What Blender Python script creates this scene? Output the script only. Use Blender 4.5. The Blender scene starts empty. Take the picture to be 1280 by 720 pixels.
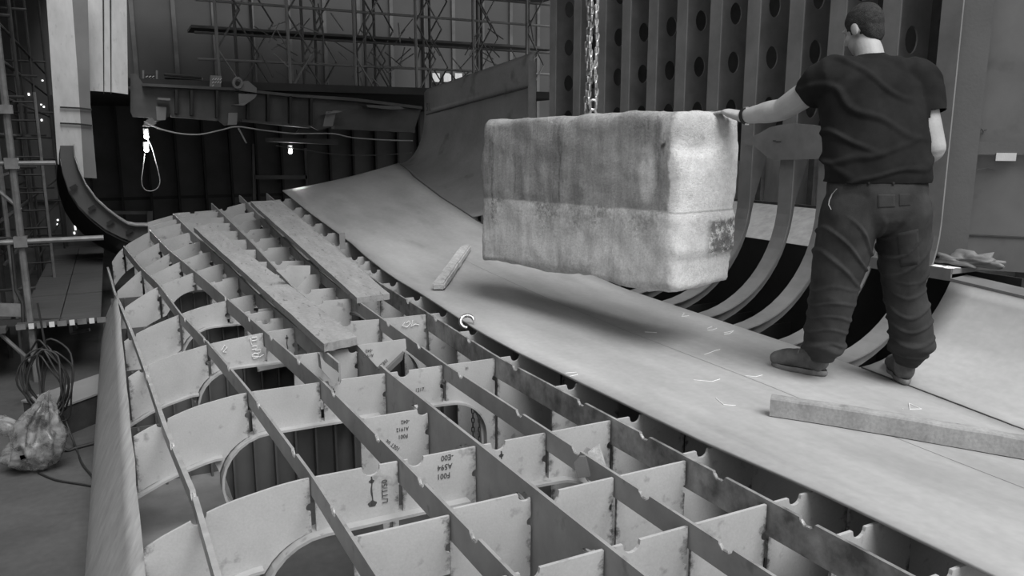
import bpy, bmesh, math, random
from mathutils import Vector, Matrix, noise
R_ = math.radians
S = bpy.context.scene
C = S.collection
random.seed(7)

# ---------------------------------------------------------------- camera, light, exposure
# world axes: X runs across the hull, Y along it, Z up; the camera is the origin
PITCH, YAW, FPX = R_(10.6), R_(-27.0), 975.0
cam_d = bpy.data.cameras.new('camera'); cam = bpy.data.objects.new('camera', cam_d); C.objects.link(cam)
cam.rotation_euler = (math.pi/2 - PITCH, 0, YAW)
cam_d.sensor_width = 36.0; cam_d.lens = 36.0*FPX/1280.0; cam_d.clip_end = 200
S.camera = cam
w = bpy.data.worlds.new('sky'); S.world = w; w.use_nodes = True
bg = w.node_tree.nodes['Background']; bg.inputs[0].default_value = (1, 1, 1, 1); bg.inputs[1].default_value = 0.62
sd = bpy.data.lights.new('sun', 'SUN'); sd.energy = 2.7; sd.angle = R_(38)
sun = bpy.data.objects.new('sun', sd); C.objects.link(sun)
CR = Vector((math.cos(YAW), math.sin(YAW), 0)); CF = Vector((-math.sin(YAW), math.cos(YAW), 0))
sun_from = CR*0.34 - CF*0.50 + Vector((0, 0, 0.85))
sun.rotation_euler = sun_from.to_track_quat('Z', 'Y').to_euler()
S.view_settings.view_transform = 'Standard'; S.view_settings.look = 'None'
S.view_settings.exposure = 0.38; S.view_settings.gamma = 1.0; S.view_settings.use_curve_mapping = False
FLOOR = -2.3

# ---------------------------------------------------------------- helpers
def ray(x, y):
    a = (x-640)/FPX; b = (360-y)/FPX
    c, s = math.cos(PITCH), math.sin(PITCH)
    return CR*a + CF*(c+b*s) + Vector((0, 0, -s+b*c))
def onz(x, y, z): r = ray(x, y); return r*(z/r.z)
def onu(x, y, u): r = ray(x, y); return r*(u/r.y)
def onv(x, y, v): r = ray(x, y); return r*(v/r.x)
def onf(x, y, f): r = ray(x, y); return r*(f/r.dot(CF))

def lerp_table(tab, x):
    if x <= tab[0][0]: return tab[0][1]
    for (a, p), (b, q) in zip(tab, tab[1:]):
        if x <= b: return p+(q-p)*(x-a)/(b-a)
    return tab[-1][1]

def tag(o, label=None, cat=None, group=None, kind=None):
    if label: o['label'] = label
    if cat: o['category'] = cat
    if group: o['group'] = group
    if kind: o['kind'] = kind
    return o
def empty(name, loc, label, cat, group=None):
    o = bpy.data.objects.new(name, None); C.objects.link(o); o.location = loc; o.empty_display_size = .1
    return tag(o, label, cat, group)
def wloc(p):
    v = Vector((0, 0, 0))
    while p: v += p.location; p = p.parent
    return v
def obj(name, vf, m, parent=None, smooth=False):
    """vf = (verts, faces) in world coordinates or a bmesh"""
    me = bpy.data.meshes.new(name)
    if isinstance(vf, bmesh.types.BMesh):
        vf.to_mesh(me); vf.free()
    else:
        me.from_pydata([tuple(v) for v in vf[0]], [], vf[1])
    off = wloc(parent)
    if parent and off.length > 0: me.transform(Matrix.Translation(-off))
    me.update()
    me.materials.append(m)
    if smooth:
        for p in me.polygons: p.use_smooth = True
    o = bpy.data.objects.new(name, me); C.objects.link(o)
    if parent: o.parent = parent
    return o
def box_vf(c, sx, sy, sz, ax=None, ay=None, az=None):
    c = Vector(c); ax = (ax or Vector((1, 0, 0))).normalized(); ay = (ay or Vector((0, 1, 0))).normalized()
    az = (az or Vector((0, 0, 1))).normalized()
    vs = [c+ax*(sx/2*i)+ay*(sy/2*j)+az*(sz/2*k) for k in (-1, 1) for j in (-1, 1) for i in (-1, 1)]
    return vs, [(0, 2, 3, 1), (4, 5, 7, 6), (0, 1, 5, 4), (2, 6, 7, 3), (0, 4, 6, 2), (1, 3, 7, 5)]
def merge(*vfs):
    V, F = [], []
    for v, f in vfs:
        n = len(V); V += list(v); F += [tuple(i+n for i in q) for q in f]
    return V, F
def tube_vf(pts, r, n=8, closed=False):
    pts = [Vector(p) for p in pts]; V, F = [], []; N = len(pts); prev = None
    for i, p in enumerate(pts):
        a = pts[(i-1) % N] if (closed or i) else pts[0]; b = pts[(i+1) % N] if (closed or i < N-1) else pts[-1]
        d = (b-a).normalized()
        if prev is None: s = d.orthogonal().normalized()
        else:
            s = prev - d*prev.dot(d)
            s = s.normalized() if s.length > 1e-6 else d.orthogonal().normalized()
        prev = s; t = d.cross(s)
        rr = r[i] if isinstance(r, (list, tuple)) else r
        for k in range(n):
            an = 2*math.pi*k/n; V.append(p+(s*math.cos(an)+t*math.sin(an))*rr)
    for i in range(N if closed else N-1):
        j = (i+1) % N
        for k in range(n): F.append((i*n+k, i*n+(k+1) % n, j*n+(k+1) % n, j*n+k))
    if not closed:
        F.append(tuple(range(n-1, -1, -1))); F.append(tuple((N-1)*n+k for k in range(n)))
    return V, F
def slab(outline, off):
    """planar outline (3D points) extruded by vector off"""
    bm = bmesh.new(); off = Vector(off)
    a = [bm.verts.new(p) for p in outline]; b = [bm.verts.new(Vector(p)+off) for p in outline]; n = len(a)
    fs = [bm.faces.new(a), bm.faces.new(b[::-1])]
    for i in range(n): bm.faces.new((a[(i+1) % n], a[i], b[i], b[(i+1) % n]))
    bmesh.ops.recalc_face_normals(bm, faces=bm.faces)
    bmesh.ops.triangulate(bm, faces=fs)
    return bm
def grid_vf(P, th):
    """P[i][j] surface points, thickened by th (vector or function of point index)"""
    n, m = len(P), len(P[0]); V = [p for r in P for p in r]; N = len(V)
    th = Vector(th); V = V+[p+th for p in V]
    F = []
    for i in range(n-1):
        for j in range(m-1):
            a = i*m+j; q = (a, a+1, a+m+1, a+m); F.append(q); F.append(tuple(N+k for k in reversed(q)))
    edge = [(0, j) for j in range(m)]+[(i, m-1) for i in range(1, n)]+[(n-1, j) for j in range(m-2, -1, -1)]+[(i, 0) for i in range(n-2, 0, -1)]
    e = [i*m+j for i, j in edge]
    for k in range(len(e)):
        a, b = e[k], e[(k+1) % len(e)]; F.append((b, a, a+N, b+N))
    return V, F
def rnd(a, b): return random.uniform(a, b)

# ---------------------------------------------------------------- materials
def mat(name, col=.3, var=.15, scale=4, rough=.6, stretch=(1, 1, 1), bump=.1, bscale=60, metal=0, spots=0, spotscale=9, spec=.3, fine=.0):
    m = bpy.data.materials.new(name); m.use_nodes = True; nt = m.node_tree; N = nt.nodes; L = nt.links
    b = N['Principled BSDF']; b.inputs['Roughness'].default_value = rough; b.inputs['Metallic'].default_value = metal
    b.inputs['Specular IOR Level'].default_value = spec
    tc = N.new('ShaderNodeNewGeometry'); mp = N.new('ShaderNodeMapping'); mp.inputs['Scale'].default_value = stretch
    L.new(tc.outputs['Position'], mp.inputs['Vector'])
    n1 = N.new('ShaderNodeTexNoise'); n1.inputs['Scale'].default_value = scale; n1.inputs['Detail'].default_value = 7; n1.inputs['Roughness'].default_value = .6
    L.new(mp.outputs[0], n1.inputs['Vector'])
    mr = N.new('ShaderNodeMapRange'); mr.inputs[1].default_value = .3; mr.inputs[2].default_value = .7
    mr.inputs[3].default_value = col*(1-var); mr.inputs[4].default_value = col*(1+var)
    L.new(n1.outputs[0], mr.inputs[0]); out = mr.outputs[0]
    if fine:
        n3 = N.new('ShaderNodeTexNoise'); n3.inputs['Scale'].default_value = bscale*1.5; n3.inputs['Detail'].default_value = 3
        L.new(tc.outputs['Position'], n3.inputs['Vector'])
        m3 = N.new('ShaderNodeMapRange'); m3.inputs[1].default_value = .3; m3.inputs[2].default_value = .7; m3.inputs[3].default_value = 1-fine; m3.inputs[4].default_value = 1+fine
        L.new(n3.outputs[0], m3.inputs[0]); mu = N.new('ShaderNodeMath'); mu.operation = 'MULTIPLY'
        L.new(out, mu.inputs[0]); L.new(m3.outputs[0], mu.inputs[1]); out = mu.outputs[0]
    if spots:
        n2 = N.new('ShaderNodeTexNoise'); n2.inputs['Scale'].default_value = spotscale; n2.inputs['Detail'].default_value = 4
        L.new(mp.outputs[0], n2.inputs['Vector'])
        m2 = N.new('ShaderNodeMapRange'); m2.inputs[1].default_value = .62; m2.inputs[2].default_value = .72; m2.inputs[3].default_value = 1; m2.inputs[4].default_value = 1-spots
        L.new(n2.outputs[0], m2.inputs[0]); mu = N.new('ShaderNodeMath'); mu.operation = 'MULTIPLY'
        L.new(out, mu.inputs[0]); L.new(m2.outputs[0], mu.inputs[1]); out = mu.outputs[0]
    L.new(out, b.inputs['Base Color'])
    if bump:
        nb = N.new('ShaderNodeTexNoise'); nb.inputs['Scale'].default_value = bscale; nb.inputs['Detail'].default_value = 5
        L.new(mp.outputs[0], nb.inputs['Vector'])
        bp = N.new('ShaderNodeBump'); bp.inputs['Strength'].default_value = bump; bp.inputs['Distance'].default_value = .01
        L.new(nb.outputs[0], bp.inputs['Height']); L.new(bp.outputs[0], b.inputs['Normal'])
    m['out'] = 1
    return m
def add_weld_marks(m, amount=.8):
    """scorch and weld soot hugging the welded edges: UV = metres from the left and right weld"""
    nt = m.node_tree; N = nt.nodes; L = nt.links; b = N['Principled BSDF']
    src = b.inputs['Base Color'].links[0].from_socket
    uv = N.new('ShaderNodeUVMap'); sp = N.new('ShaderNodeSeparateXYZ'); L.new(uv.outputs[0], sp.inputs[0])
    mn = N.new('ShaderNodeMath'); mn.operation = 'MINIMUM'; L.new(sp.outputs[0], mn.inputs[0]); L.new(sp.outputs[1], mn.inputs[1])
    g = N.new('ShaderNodeNewGeometry'); n = N.new('ShaderNodeTexNoise'); n.inputs['Scale'].default_value = 16; n.inputs['Detail'].default_value = 6; n.inputs['Roughness'].default_value = .7
    L.new(g.outputs['Position'], n.inputs['Vector'])
    a = N.new('ShaderNodeMath'); a.operation = 'MULTIPLY_ADD'; L.new(n.outputs[0], a.inputs[0]); a.inputs[1].default_value = -.16; a.inputs[2].default_value = .085
    s = N.new('ShaderNodeMath'); s.operation = 'ADD'; L.new(mn.outputs[0], s.inputs[0]); L.new(a.outputs[0], s.inputs[1])
    mr = N.new('ShaderNodeMapRange'); mr.inputs[1].default_value = -.006; mr.inputs[2].default_value = .022; mr.inputs[3].default_value = 1-amount; mr.inputs[4].default_value = 1
    L.new(s.outputs[0], mr.inputs[0])
    mu = N.new('ShaderNodeMath'); mu.operation = 'MULTIPLY'; L.new(src, mu.inputs[0]); L.new(mr.outputs[0], mu.inputs[1])
    L.new(mu.outputs[0], b.inputs['Base Color'])
def emis(name, s):
    m = bpy.data.materials.new(name); m.use_nodes = True; nt = m.node_tree
    e = nt.nodes.new('ShaderNodeEmission'); e.inputs[1].default_value = s
    nt.links.new(e.outputs[0], nt.nodes['Material Output'].inputs[0]); return m

M = {}
M['frame'] = mat('primed steel frame', .40, .12, 3, .6, bump=.06, bscale=90, spots=.35, spotscale=14, fine=.05); add_weld_marks(M['frame'])
M['flange'] = mat('primed flange steel', .36, .15, 5, .55, bump=.06, bscale=70, spots=.3, spotscale=18)
M['bar'] = mat('primed steel bar', .27, .18, 5, .5, bump=.06, bscale=60, spots=.3, spotscale=11)
M['barworn'] = mat('worn steel bar', .22, .6, 9, .45, bump=.15, bscale=50, spots=.4, spotscale=12)
M['plate'] = mat('mill scale shell plate', .40, .20, 1.3, .42, stretch=(2.2, .55, 1), bump=.05, bscale=18, spec=.35, fine=.05, spots=.14, spotscale=1.7)
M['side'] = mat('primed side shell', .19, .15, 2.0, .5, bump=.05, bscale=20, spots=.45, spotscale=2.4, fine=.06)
M['rib'] = mat('primed side rib', .18, .25, 4, .5, bump=.05, bscale=40)
M['ribflange'] = mat('primed rib flange', .19, .2, 4, .5, bump=.05, bscale=40)
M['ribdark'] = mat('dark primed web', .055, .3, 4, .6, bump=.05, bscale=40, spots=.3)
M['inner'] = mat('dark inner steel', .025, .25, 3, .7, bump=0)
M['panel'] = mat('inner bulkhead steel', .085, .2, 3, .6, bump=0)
M['strake'] = mat('chine strake steel', .30, .18, 3, .5, stretch=(4, 4, 1), bump=.05, bscale=20, fine=.05)
M['weld'] = mat('weld metal', .5, .4, 40, .3, metal=.6, bump=.3, bscale=90)
M['conc'] = None
M['wood'] = mat('weathered scaffold board', .27, .16, 3, .85, stretch=(5, 1, 4), bump=.2, bscale=30, spots=.5, spotscale=9, fine=.10)
M['woodlight'] = mat('pale wooden batten', .46, .2, 8, .8, stretch=(3, 1, 3), bump=.3, bscale=40, spots=.3, fine=.1)
M['beam'] = mat('grey timber balk', .30, .2, 8, .85, stretch=(1, 1, .6), bump=.2, bscale=50, fine=.12, spots=.3, spotscale=10)
M['skin'] = mat('skin', .35, .1, 12, .55, bump=.12, bscale=120, spec=.4)
M['shirt'] = mat('black cotton', .016, .3, 8, .95, bump=.15, bscale=300, spec=.1)
M['trouser'] = mat('dark work cotton', .037, .3, 7, .95, bump=.2, bscale=260, spec=.12, fine=.1)
M['boot'] = mat('worn suede boot', .10, .4, 12, .85, bump=.3, bscale=80)
M['sole'] = mat('boot sole rubber', .17, .3, 20, .7)
M['hair'] = mat('short dark hair', .03, .5, 60, .8, bump=.8, bscale=250)
M['strap'] = mat('black watch strap', .012, .1, 5, .5)
M['steelbright'] = mat('bright steel', .62, .2, 20, .28, metal=1, bump=.05)
M['chain'] = mat('galvanised chain', .42, .4, 30, .35, metal=.8)
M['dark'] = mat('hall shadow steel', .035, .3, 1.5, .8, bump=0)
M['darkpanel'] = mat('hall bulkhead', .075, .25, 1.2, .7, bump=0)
M['floor'] = mat('dusty yard floor', .07, .35, .9, .85, bump=.15, bscale=14, spots=.35, spotscale=2, fine=.08)
M['scaf'] = mat('galvanised scaffold tube', .17, .3, 9, .5, metal=.3)
M['scafdark'] = mat('darkened scaffold tube', .035, .4, 5, .7)  # near-black tube colour, put in for the darkness of the hall
M['deck'] = mat('scaffold deck board', .075, .2, 3, .8, stretch=(1, 5, 1), bump=.15, bscale=20)
M['white'] = mat('white primed panel', .55, .12, 3, .7, stretch=(3, 3, 1), spots=.15)
M['grey'] = mat('grey primer', .19, .12, 2, .6)
M['girder'] = mat('dark ship girder', .085, .3, 2, .6)
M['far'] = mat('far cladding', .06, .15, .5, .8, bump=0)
M['bag'] = mat('clear plastic bag', .20, .6, 9, .3, bump=.6, bscale=12, spec=.6)
def film():
    m = M['bag']; nt = m.node_tree; N = nt.nodes; L = nt.links; b = N['Principled BSDF']
    lw = N.new('ShaderNodeTexNoise'); lw.inputs['Scale'].default_value = 11; lw.inputs['Detail'].default_value = 8; lw.inputs['Distortion'].default_value = 1.5
    g = N.new('ShaderNodeNewGeometry'); L.new(g.outputs['Position'], lw.inputs['Vector'])
    mr = N.new('ShaderNodeMapRange'); mr.inputs[1].default_value = .38; mr.inputs[2].default_value = .62; mr.inputs[3].default_value = .30; mr.inputs[4].default_value = .95
    L.new(lw.outputs[0], mr.inputs[0]); L.new(mr.outputs[0], b.inputs['Alpha'])
film()
M['cable'] = mat('black rubber cable', .025, .3, 9, .5)
M['cablepale'] = mat('pale cable', .30, .2, 9, .5)
M['ink'] = mat('black stencil ink', .07, .2, 9, .8, bump=0)
M['chalk'] = mat('white chalk', .85, .1, 9, .9, bump=0)
M['bulb'] = emis('lit bulb', 8.0)
M['glint'] = emis('daylight gap', 2.2)
M['wallpanel'] = mat('grey web panel', .13, .15, 3, .6, bump=.04, bscale=30, spots=.25, spotscale=4)
M['bracket'] = mat('bracket plate', .11, .1, 4, .5)

# concrete with run-down stains, an end face lightened where the light strikes and a dark patch
def concrete():
    m = bpy.data.materials.new('stained concrete'); m.use_nodes = True; nt = m.node_tree; N = nt.nodes; L = nt.links
    b = N['Principled BSDF']; b.inputs['Roughness'].default_value = .92; b.inputs['Specular IOR Level'].default_value = .15
    tc = N.new('ShaderNodeTexCoord'); sp = N.new('ShaderNodeSeparateXYZ'); L.new(tc.outputs['Object'], sp.inputs[0])
    def noise_(scale, st=(1, 1, 1), det=8, rough=.6, loc=(0, 0, 0)):
        mp = N.new('ShaderNodeMapping'); mp.inputs['Scale'].default_value = st; mp.inputs['Location'].default_value = loc
        L.new(tc.outputs['Object'], mp.inputs[0]); n = N.new('ShaderNodeTexNoise'); n.inputs['Scale'].default_value = scale
        n.inputs['Detail'].default_value = det; n.inputs['Roughness'].default_value = rough; L.new(mp.outputs[0], n.inputs[0]); return n.outputs[0]
    def rng(s, a, b_, c, d, smooth=False):
        r = N.new('ShaderNodeMapRange'); r.inputs[1].default_value = a; r.inputs[2].default_value = b_; r.inputs[3].default_value = c; r.inputs[4].default_value = d
        L.new(s, r.inputs[0]); return r.outputs[0]
    def op(o, a, b_):
        q = N.new('ShaderNodeMath'); q.operation = o
        for i, s in enumerate((a, b_)):
            if isinstance(s, (int, float)): q.inputs[i].default_value = s
            else: L.new(s, q.inputs[i])
        return q.outputs[0]
    X, Y, Z = sp.outputs
    Zj = op('ADD', Z, .035)                                                                   # height above the casting joint
    side = rng(op('ADD', op('ADD', X, op('MULTIPLY', noise_(7), .10)), op('MULTIPLY', noise_(40, det=5, rough=.8), .05)), .925, .945, 0, 1)   # end face mask: brighter colour painted for the light it catches
    streak = noise_(6.5, (1, 1, .13), 9, .7)
    blot = noise_(2.6, (1, 1, .7), 9, .72, (3, 1, 2))
    grain = noise_(60, det=6, rough=.85)
    spk = noise_(30, det=9, rough=.85, loc=(2, 7, 1))
    lower = rng(op('ADD', Zj, op('MULTIPLY', op('SUBTRACT', noise_(11, det=9, rough=.8), .5), .03)), -.006, .006, 1, 0)
    up_c = op('ADD', rng(streak, .38, .62, .29, .46), op('MULTIPLY', op('SUBTRACT', blot, .5), .30))
    lo_c = op('ADD', rng(streak, .38, .62, .60, .78), op('MULTIPLY', op('SUBTRACT', blot, .5), .20))
    mb = N.new('ShaderNodeMix'); mb.data_type = 'FLOAT'; L.new(lower, mb.inputs[0]); L.new(up_c, mb.inputs[2]); L.new(lo_c, mb.inputs[3])
    base = mb.outputs[0]
    # black algae crust just under the joint, fading down in runs
    reach = op('ADD', Zj, op('MULTIPLY', noise_(4.5, (1, 1, .05), 5, .6, (1, 4, 0)), .55))
    jd = op('MULTIPLY', op('MULTIPLY', rng(reach, .06, .26, 0, 1), lower), rng(noise_(5, det=6, rough=.7, loc=(4, 4, 4)), .42, .58, .15, 1))
    crust = rng(spk, .44, .54, 0, 1)
    base = op('SUBTRACT', base, op('MULTIPLY', op('MULTIPLY', jd, crust), .40))
    runs = rng(noise_(8, (1, 1, .07), 6, .7, (5, 0, 0)), .57, .64, 0, 1)
    base = op('SUBTRACT', base, op('MULTIPLY', op('MULTIPLY', runs, rng(spk, .38, .6, .3, 1)), .18))
    # pale lime runs
    base = op('ADD', base, op('MULTIPLY', rng(noise_(9, (1, 1, .09), 6, .7, (9, 2, 0)), .60, .68, 0, 1), .14))
    # dirty top and bottom rims
    base = op('SUBTRACT', base, op('MULTIPLY', rng(op('ADD', Z, op('MULTIPLY', blot, .14)), -.40, -.30, 1, 0), .14))
    # bright oval patch on the long face near the end
    dx = op('SUBTRACT', X, .700); dz = op('SUBTRACT', Z, .17)
    rr = op('ADD', op('MULTIPLY', op('MULTIPLY', dx, dx), 130), op('MULTIPLY', op('MULTIPLY', dz, dz), 22))
    rr = op('ADD', rr, op('MULTIPLY', noise_(8), .6)); base = op('ADD', base, rng(rr, .45, 1.05, .32, 0))
    base = op('MAXIMUM', base, .07)
    ends = op('SUBTRACT', rng(blot, .3, .7, .74, .95), op('MULTIPLY', rng(noise_(15, det=9, rough=.85), .53, .66, 0, 1), .30))
    ends = op('SUBTRACT', ends, op('MULTIPLY', rng(op('ABSOLUTE', op('ADD', Zj, op('MULTIPLY', noise_(16), .012)), 0), .0, .008, 1, 0), .35))
    ends = op('SUBTRACT', ends, op('MULTIPLY', rng(op('ADD', Z, op('MULTIPLY', blot, .3)), .44, .52, 0, 1), .22))
    # dark painted patch on the end face
    py = rng(op('ADD', Y, op('MULTIPLY', noise_(14), .06)), .0, .06, 0, 1)
    nz_ = op('MULTIPLY', op('SUBTRACT', noise_(12, det=8, rough=.7), .5), .10)
    pz = op('MULTIPLY', rng(op('ADD', Z, nz_), -.31, -.28, 0, 1), rng(op('ADD', Z, nz_), -.11, -.09, 1, 0))
    flake = rng(noise_(16, det=9, rough=.85), .52, .56, 1, 0)
    ends = op('SUBTRACT', ends, op('MULTIPLY', op('MULTIPLY', op('MULTIPLY', py, pz), flake), .60))
    ends = op('MAXIMUM', ends, .12)
    mx = N.new('ShaderNodeMix'); mx.data_type = 'FLOAT'
    L.new(side, mx.inputs[0]); L.new(base, mx.inputs[2]); L.new(ends, mx.inputs[3])
    col = op('MULTIPLY', mx.outputs[0], rng(grain, .3, .7, .72, 1.28))
    pits = rng(noise_(95, det=3, rough=.6), .66, .74, 1, .45); col = op('MULTIPLY', col, pits)
    col = op('MAXIMUM', col, .05); L.new(col, b.inputs['Base Color'])
    bp = N.new('ShaderNodeBump'); bp.inputs['Strength'].default_value = .8; bp.inputs['Distance'].default_value = .014
    L.new(op('ADD', op('ADD', grain, spk), op('MULTIPLY', pits, .5)), bp.inputs['Height']); L.new(bp.outputs[0], b.inputs['Normal'])
    return m
M['conc'] = concrete()

# ---------------------------------------------------------------- setting: floor, hall
o = obj('floor', box_vf((2, 10, FLOOR-.1), 44, 50, .2), M['floor']); tag(o, kind='structure', label='dusty grey yard floor')
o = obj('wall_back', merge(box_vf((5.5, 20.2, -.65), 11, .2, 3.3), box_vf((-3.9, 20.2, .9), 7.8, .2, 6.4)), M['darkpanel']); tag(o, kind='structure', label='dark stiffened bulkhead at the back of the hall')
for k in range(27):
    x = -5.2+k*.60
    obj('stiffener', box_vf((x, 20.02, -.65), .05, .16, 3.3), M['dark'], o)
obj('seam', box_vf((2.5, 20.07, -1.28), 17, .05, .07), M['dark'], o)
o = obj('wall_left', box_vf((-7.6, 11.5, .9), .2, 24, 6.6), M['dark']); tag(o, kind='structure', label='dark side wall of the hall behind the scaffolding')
o = obj('added_roof', box_vf((-4.25, 13.8, 3.6), 7.1, 18.5, .2), M['dark']); tag(o, kind='structure', label='added dark roof slab that keeps the scaffolding in shade')  # roof slab added to keep daylight off the scaffold side
o = obj('added_roof', box_vf((5.1, 15.2, 4.7), 8.4, 20.6, .2), M['dark']); tag(o, kind='structure', label='added dark roof slab shaped to shade the far half of the hull')  # roof slab added to dim the hull with distance, cut short at the left
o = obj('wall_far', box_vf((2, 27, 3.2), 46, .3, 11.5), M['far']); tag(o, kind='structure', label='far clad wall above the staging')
for k in range(30):
    obj('cladding_rib', box_vf((-14+k*1.15, 26.8, 3.2), .12, .1, 11.4), M['girder'], o)

# ---------------------------------------------------------------- hull surface functions
ZROWS = [
 (1.0,  [(-.3,-1.60),(0,-1.39),(.12,-1.34),(.25,-1.29),(.5,-1.25),(.9,-1.25),(1.3,-1.25),(1.6,-1.25),(2.0,-1.25),(2.4,-1.25)]),
 (4.0,  [(-.3,-1.60),(0,-1.38),(.12,-1.34),(.25,-1.29),(.5,-1.25),(.9,-1.25),(1.3,-1.25),(1.6,-1.25),(2.0,-1.25),(2.4,-1.25)]),
 (5.18, [(-.3,-1.62),(0,-1.41),(.12,-1.35),(.25,-1.31),(.5,-1.26),(.9,-1.22),(1.3,-1.21),(1.6,-1.22),(2.0,-1.22),(2.4,-1.22)]),
 (6.36, [(-.3,-1.66),(0,-1.45),(.12,-1.39),(.25,-1.34),(.5,-1.26),(.9,-1.19),(1.3,-1.19),(1.6,-1.19),(2.0,-1.19),(2.4,-1.19)]),
 (7.54, [(-.3,-1.66),(0,-1.44),(.12,-1.36),(.28,-1.27),(.6,-1.16),(.85,-1.09),(1.3,-1.11),(1.6,-1.12),(2.0,-1.12),(2.4,-1.12)]),
 (8.72, [(-.3,-1.72),(-.05,-1.49),(.18,-1.29),(.46,-1.13),(.74,-1.02),(1.0,-1.02),(1.3,-1.03),(1.6,-1.02),(2.0,-1.01),(2.4,-1.0)]),
 (9.9,  [(-.3,-1.70),(-.05,-1.30),(.06,-1.17),(.35,-1.01),(.68,-.93),(1.0,-.95),(1.3,-.96),(1.6,-.92),(2.0,-.9),(2.4,-.89)]),
 (11.6, [(-.3,-1.5),(-.05,-1.15),(.07,-1.05),(.41,-.98),(.7,-.90),(1.22,-.86),(1.6,-.75),(1.96,-.73),(2.2,-.71),(2.4,-.70)]),
]
def Z(u, v): return (Z0(u, v-.06)+Z0(u, v)+Z0(u, v+.06))/3
def Z0(u, v):
    if u <= ZROWS[0][0]: return lerp_table(ZROWS[0][1], v)
    for (a, ta), (b, tb) in zip(ZROWS, ZROWS[1:]):
        if u <= b:
            t = (u-a)/(b-a); return lerp_table(ta, v)*(1-t)+lerp_table(tb, v)*t
    return lerp_table(ZROWS[-1][1], v)
VB = {
 'A': [(1, .20), (3.0, .17), (3.9, .12), (6.3, .04), (9.96, -.13)],
 'B': [(1, .60), (2.82, .58), (4, .53), (5.18, .46), (6.36, .38), (7.54, .30), (8.72, .20), (9.9, .06)],
 'C': [(1, .96), (2.82, .93), (4, .90), (5.18, .81), (6.36, .73), (7.54, .60), (8.72, .48), (9.9, .35)],
 'C2': [(4.25, 1.06), (6.36, .95), (8.72, .78), (9.9, .69), (11.6, .66)],
 'D': [(1, 1.29), (4, 1.26), (8.4, 1.25), (11.6, 1.22)],
 'E': [(1, 1.62), (4, 1.60), (11.6, 1.60)],
 'F': [(1, 1.98), (4, 1.93), (6, 1.96), (11.6, 1.96)],
 'G': [(1, 2.38), (11.6, 2.38)],
 'L': [(1, -.02), (6, -.02), (8, -.06), (11.6, -.1)],
}
def V(n, u): return lerp_table(VB[n], u)

hull = empty('hull_framework', (0, 6, FLOOR), 'open egg-crate steel framework of the hull block beside the shell plating', 'ship frame')

# ---- longitudinal bars (thin plates following the surface, with small melt notches)
def longitudinal(n, u0, u1, depth, m, notches=(), thick=.012, proud=.0, label=None):
    us = []
    u = u0
    while u < u1: us.append(u); u += .12 if u < 4 else .25
    us.append(u1)
    us = [q for q in us if all(abs(q-k) > .045 for k in notches)]
    dips = {}
    for k in notches:
        for d, z in ((-.032, 0), (-.028, .012), (-.010, .026), (.012, .027), (.030, .012), (.034, 0)):
            us.append(k+d); dips[k+d] = z
    us.sort()
    top, bot = [], []
    for u in us:
        v = V(n, u); zt = Z(u, v)+proud; dd = depth(u) if callable(depth) else depth
        top.append(Vector((v, u, zt-dips.get(u, 0)))); bot.append(Vector((v, u, zt-dd)))
    P = [top, bot]
    o = obj('longitudinal', grid_vf(P, (thick, 0, 0)), m, hull)
    if label: o['label'] = label
    for k in notches:
        if k < 5.5:
            v = V(n, k); zt = Z(k, v)+proud
            obj('weld_bead', tube_vf([Vector((v+thick/2, k-.012, zt-.022)), Vector((v+thick/2, k+.014, zt-.024)), Vector((v+thick/2, k+.03, zt-.010))], .006, 6), M['weld'], o)
    return o
NT = (5.0, 4.4, 3.76, 3.08, 2.58, 2.12, 1.7)
longitudinal('A', 1.2, 9.96, .06, M['strake'], (4.9, 3.6, 3.0), .02, .015)
longitudinal('B', 1.2, 9.95, .085, M['bar'], (6.1, 5.3, 4.5, 3.76, 3.08, 2.5, 1.9), .012, .01)
longitudinal('C', 1.2, 10.0, .11, M['bar'], (6.4, 5.6)+NT, .012, .01)
longitudinal('C2', 4.25, 11.0, .11, M['bar'], (), .012, .01)
longitudinal('E', 1.2, 11.7, .095, M['bar'], (5.7,)+NT, .012, .01)
longitudinal('F', 1.2, 11.6, .13, M['barworn'], (5.6,)+NT, .014, .01, label='heat-stained bar of the framework next to the plate edge')
# D is a deep girder with drop-shaped lightening slots
def girder():
    us = [1.2+.2*i for i in range(52)]+[11.7]
    segs = []
    for a, b in zip(us, us[1:]): segs.append((a, b))
    top = [Vector((V('D', u), u, Z(u, V('D', u))+.012)) for u in us]
    bot = [Vector((V('D', u), u, Z(u, V('D', u))-.50)) for u in reversed(us)]
    bm = slab(top+bot, (.014, 0, 0))
    o = obj('girder', bm, M['bar'], hull)
    cut = []
    for u in (3.55, 2.95, 2.42, 4.6, 1.95, 5.7):
        z = Z(u, 1.27)-.055
        ring = [Vector((V('D', u)-.05, u+.045*math.cos(a)*(1.2 if math.cos(a) > 0 else .8), z-.012*math.cos(a)+(.020 if math.cos(a) < 0 else .010)*math.sin(a))) for a in [i*math.pi/6 for i in range(12)]]
        cut.append(slab(ring, (.12, 0, 0)))
    big = bmesh.new()
    for c in cut:
        me = bpy.data.meshes.new('t'); c.to_mesh(me); c.free(); big.from_mesh(me); bpy.data.meshes.remove(me)
    me = bpy.data.meshes.new('t'); big.to_mesh(me); big.free()
    co = bpy.data.objects.new('t', me); C.objects.link(co)
    co.location = (0, 0, 0)
    md = o.modifiers.new('b', 'BOOLEAN'); md.operation = 'DIFFERENCE'; md.object = co; md.solver = 'EXACT'
    bpy.context.view_layer.update()
    dg = bpy.context.evaluated_depsgraph_get(); nm = bpy.data.meshes.new_from_object(o.evaluated_get(dg))
    o.modifiers.clear(); o.data = nm
    bpy.data.objects.remove(co)
    o['label'] = 'deep girder plate with drop-shaped slots'
girder()

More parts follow.
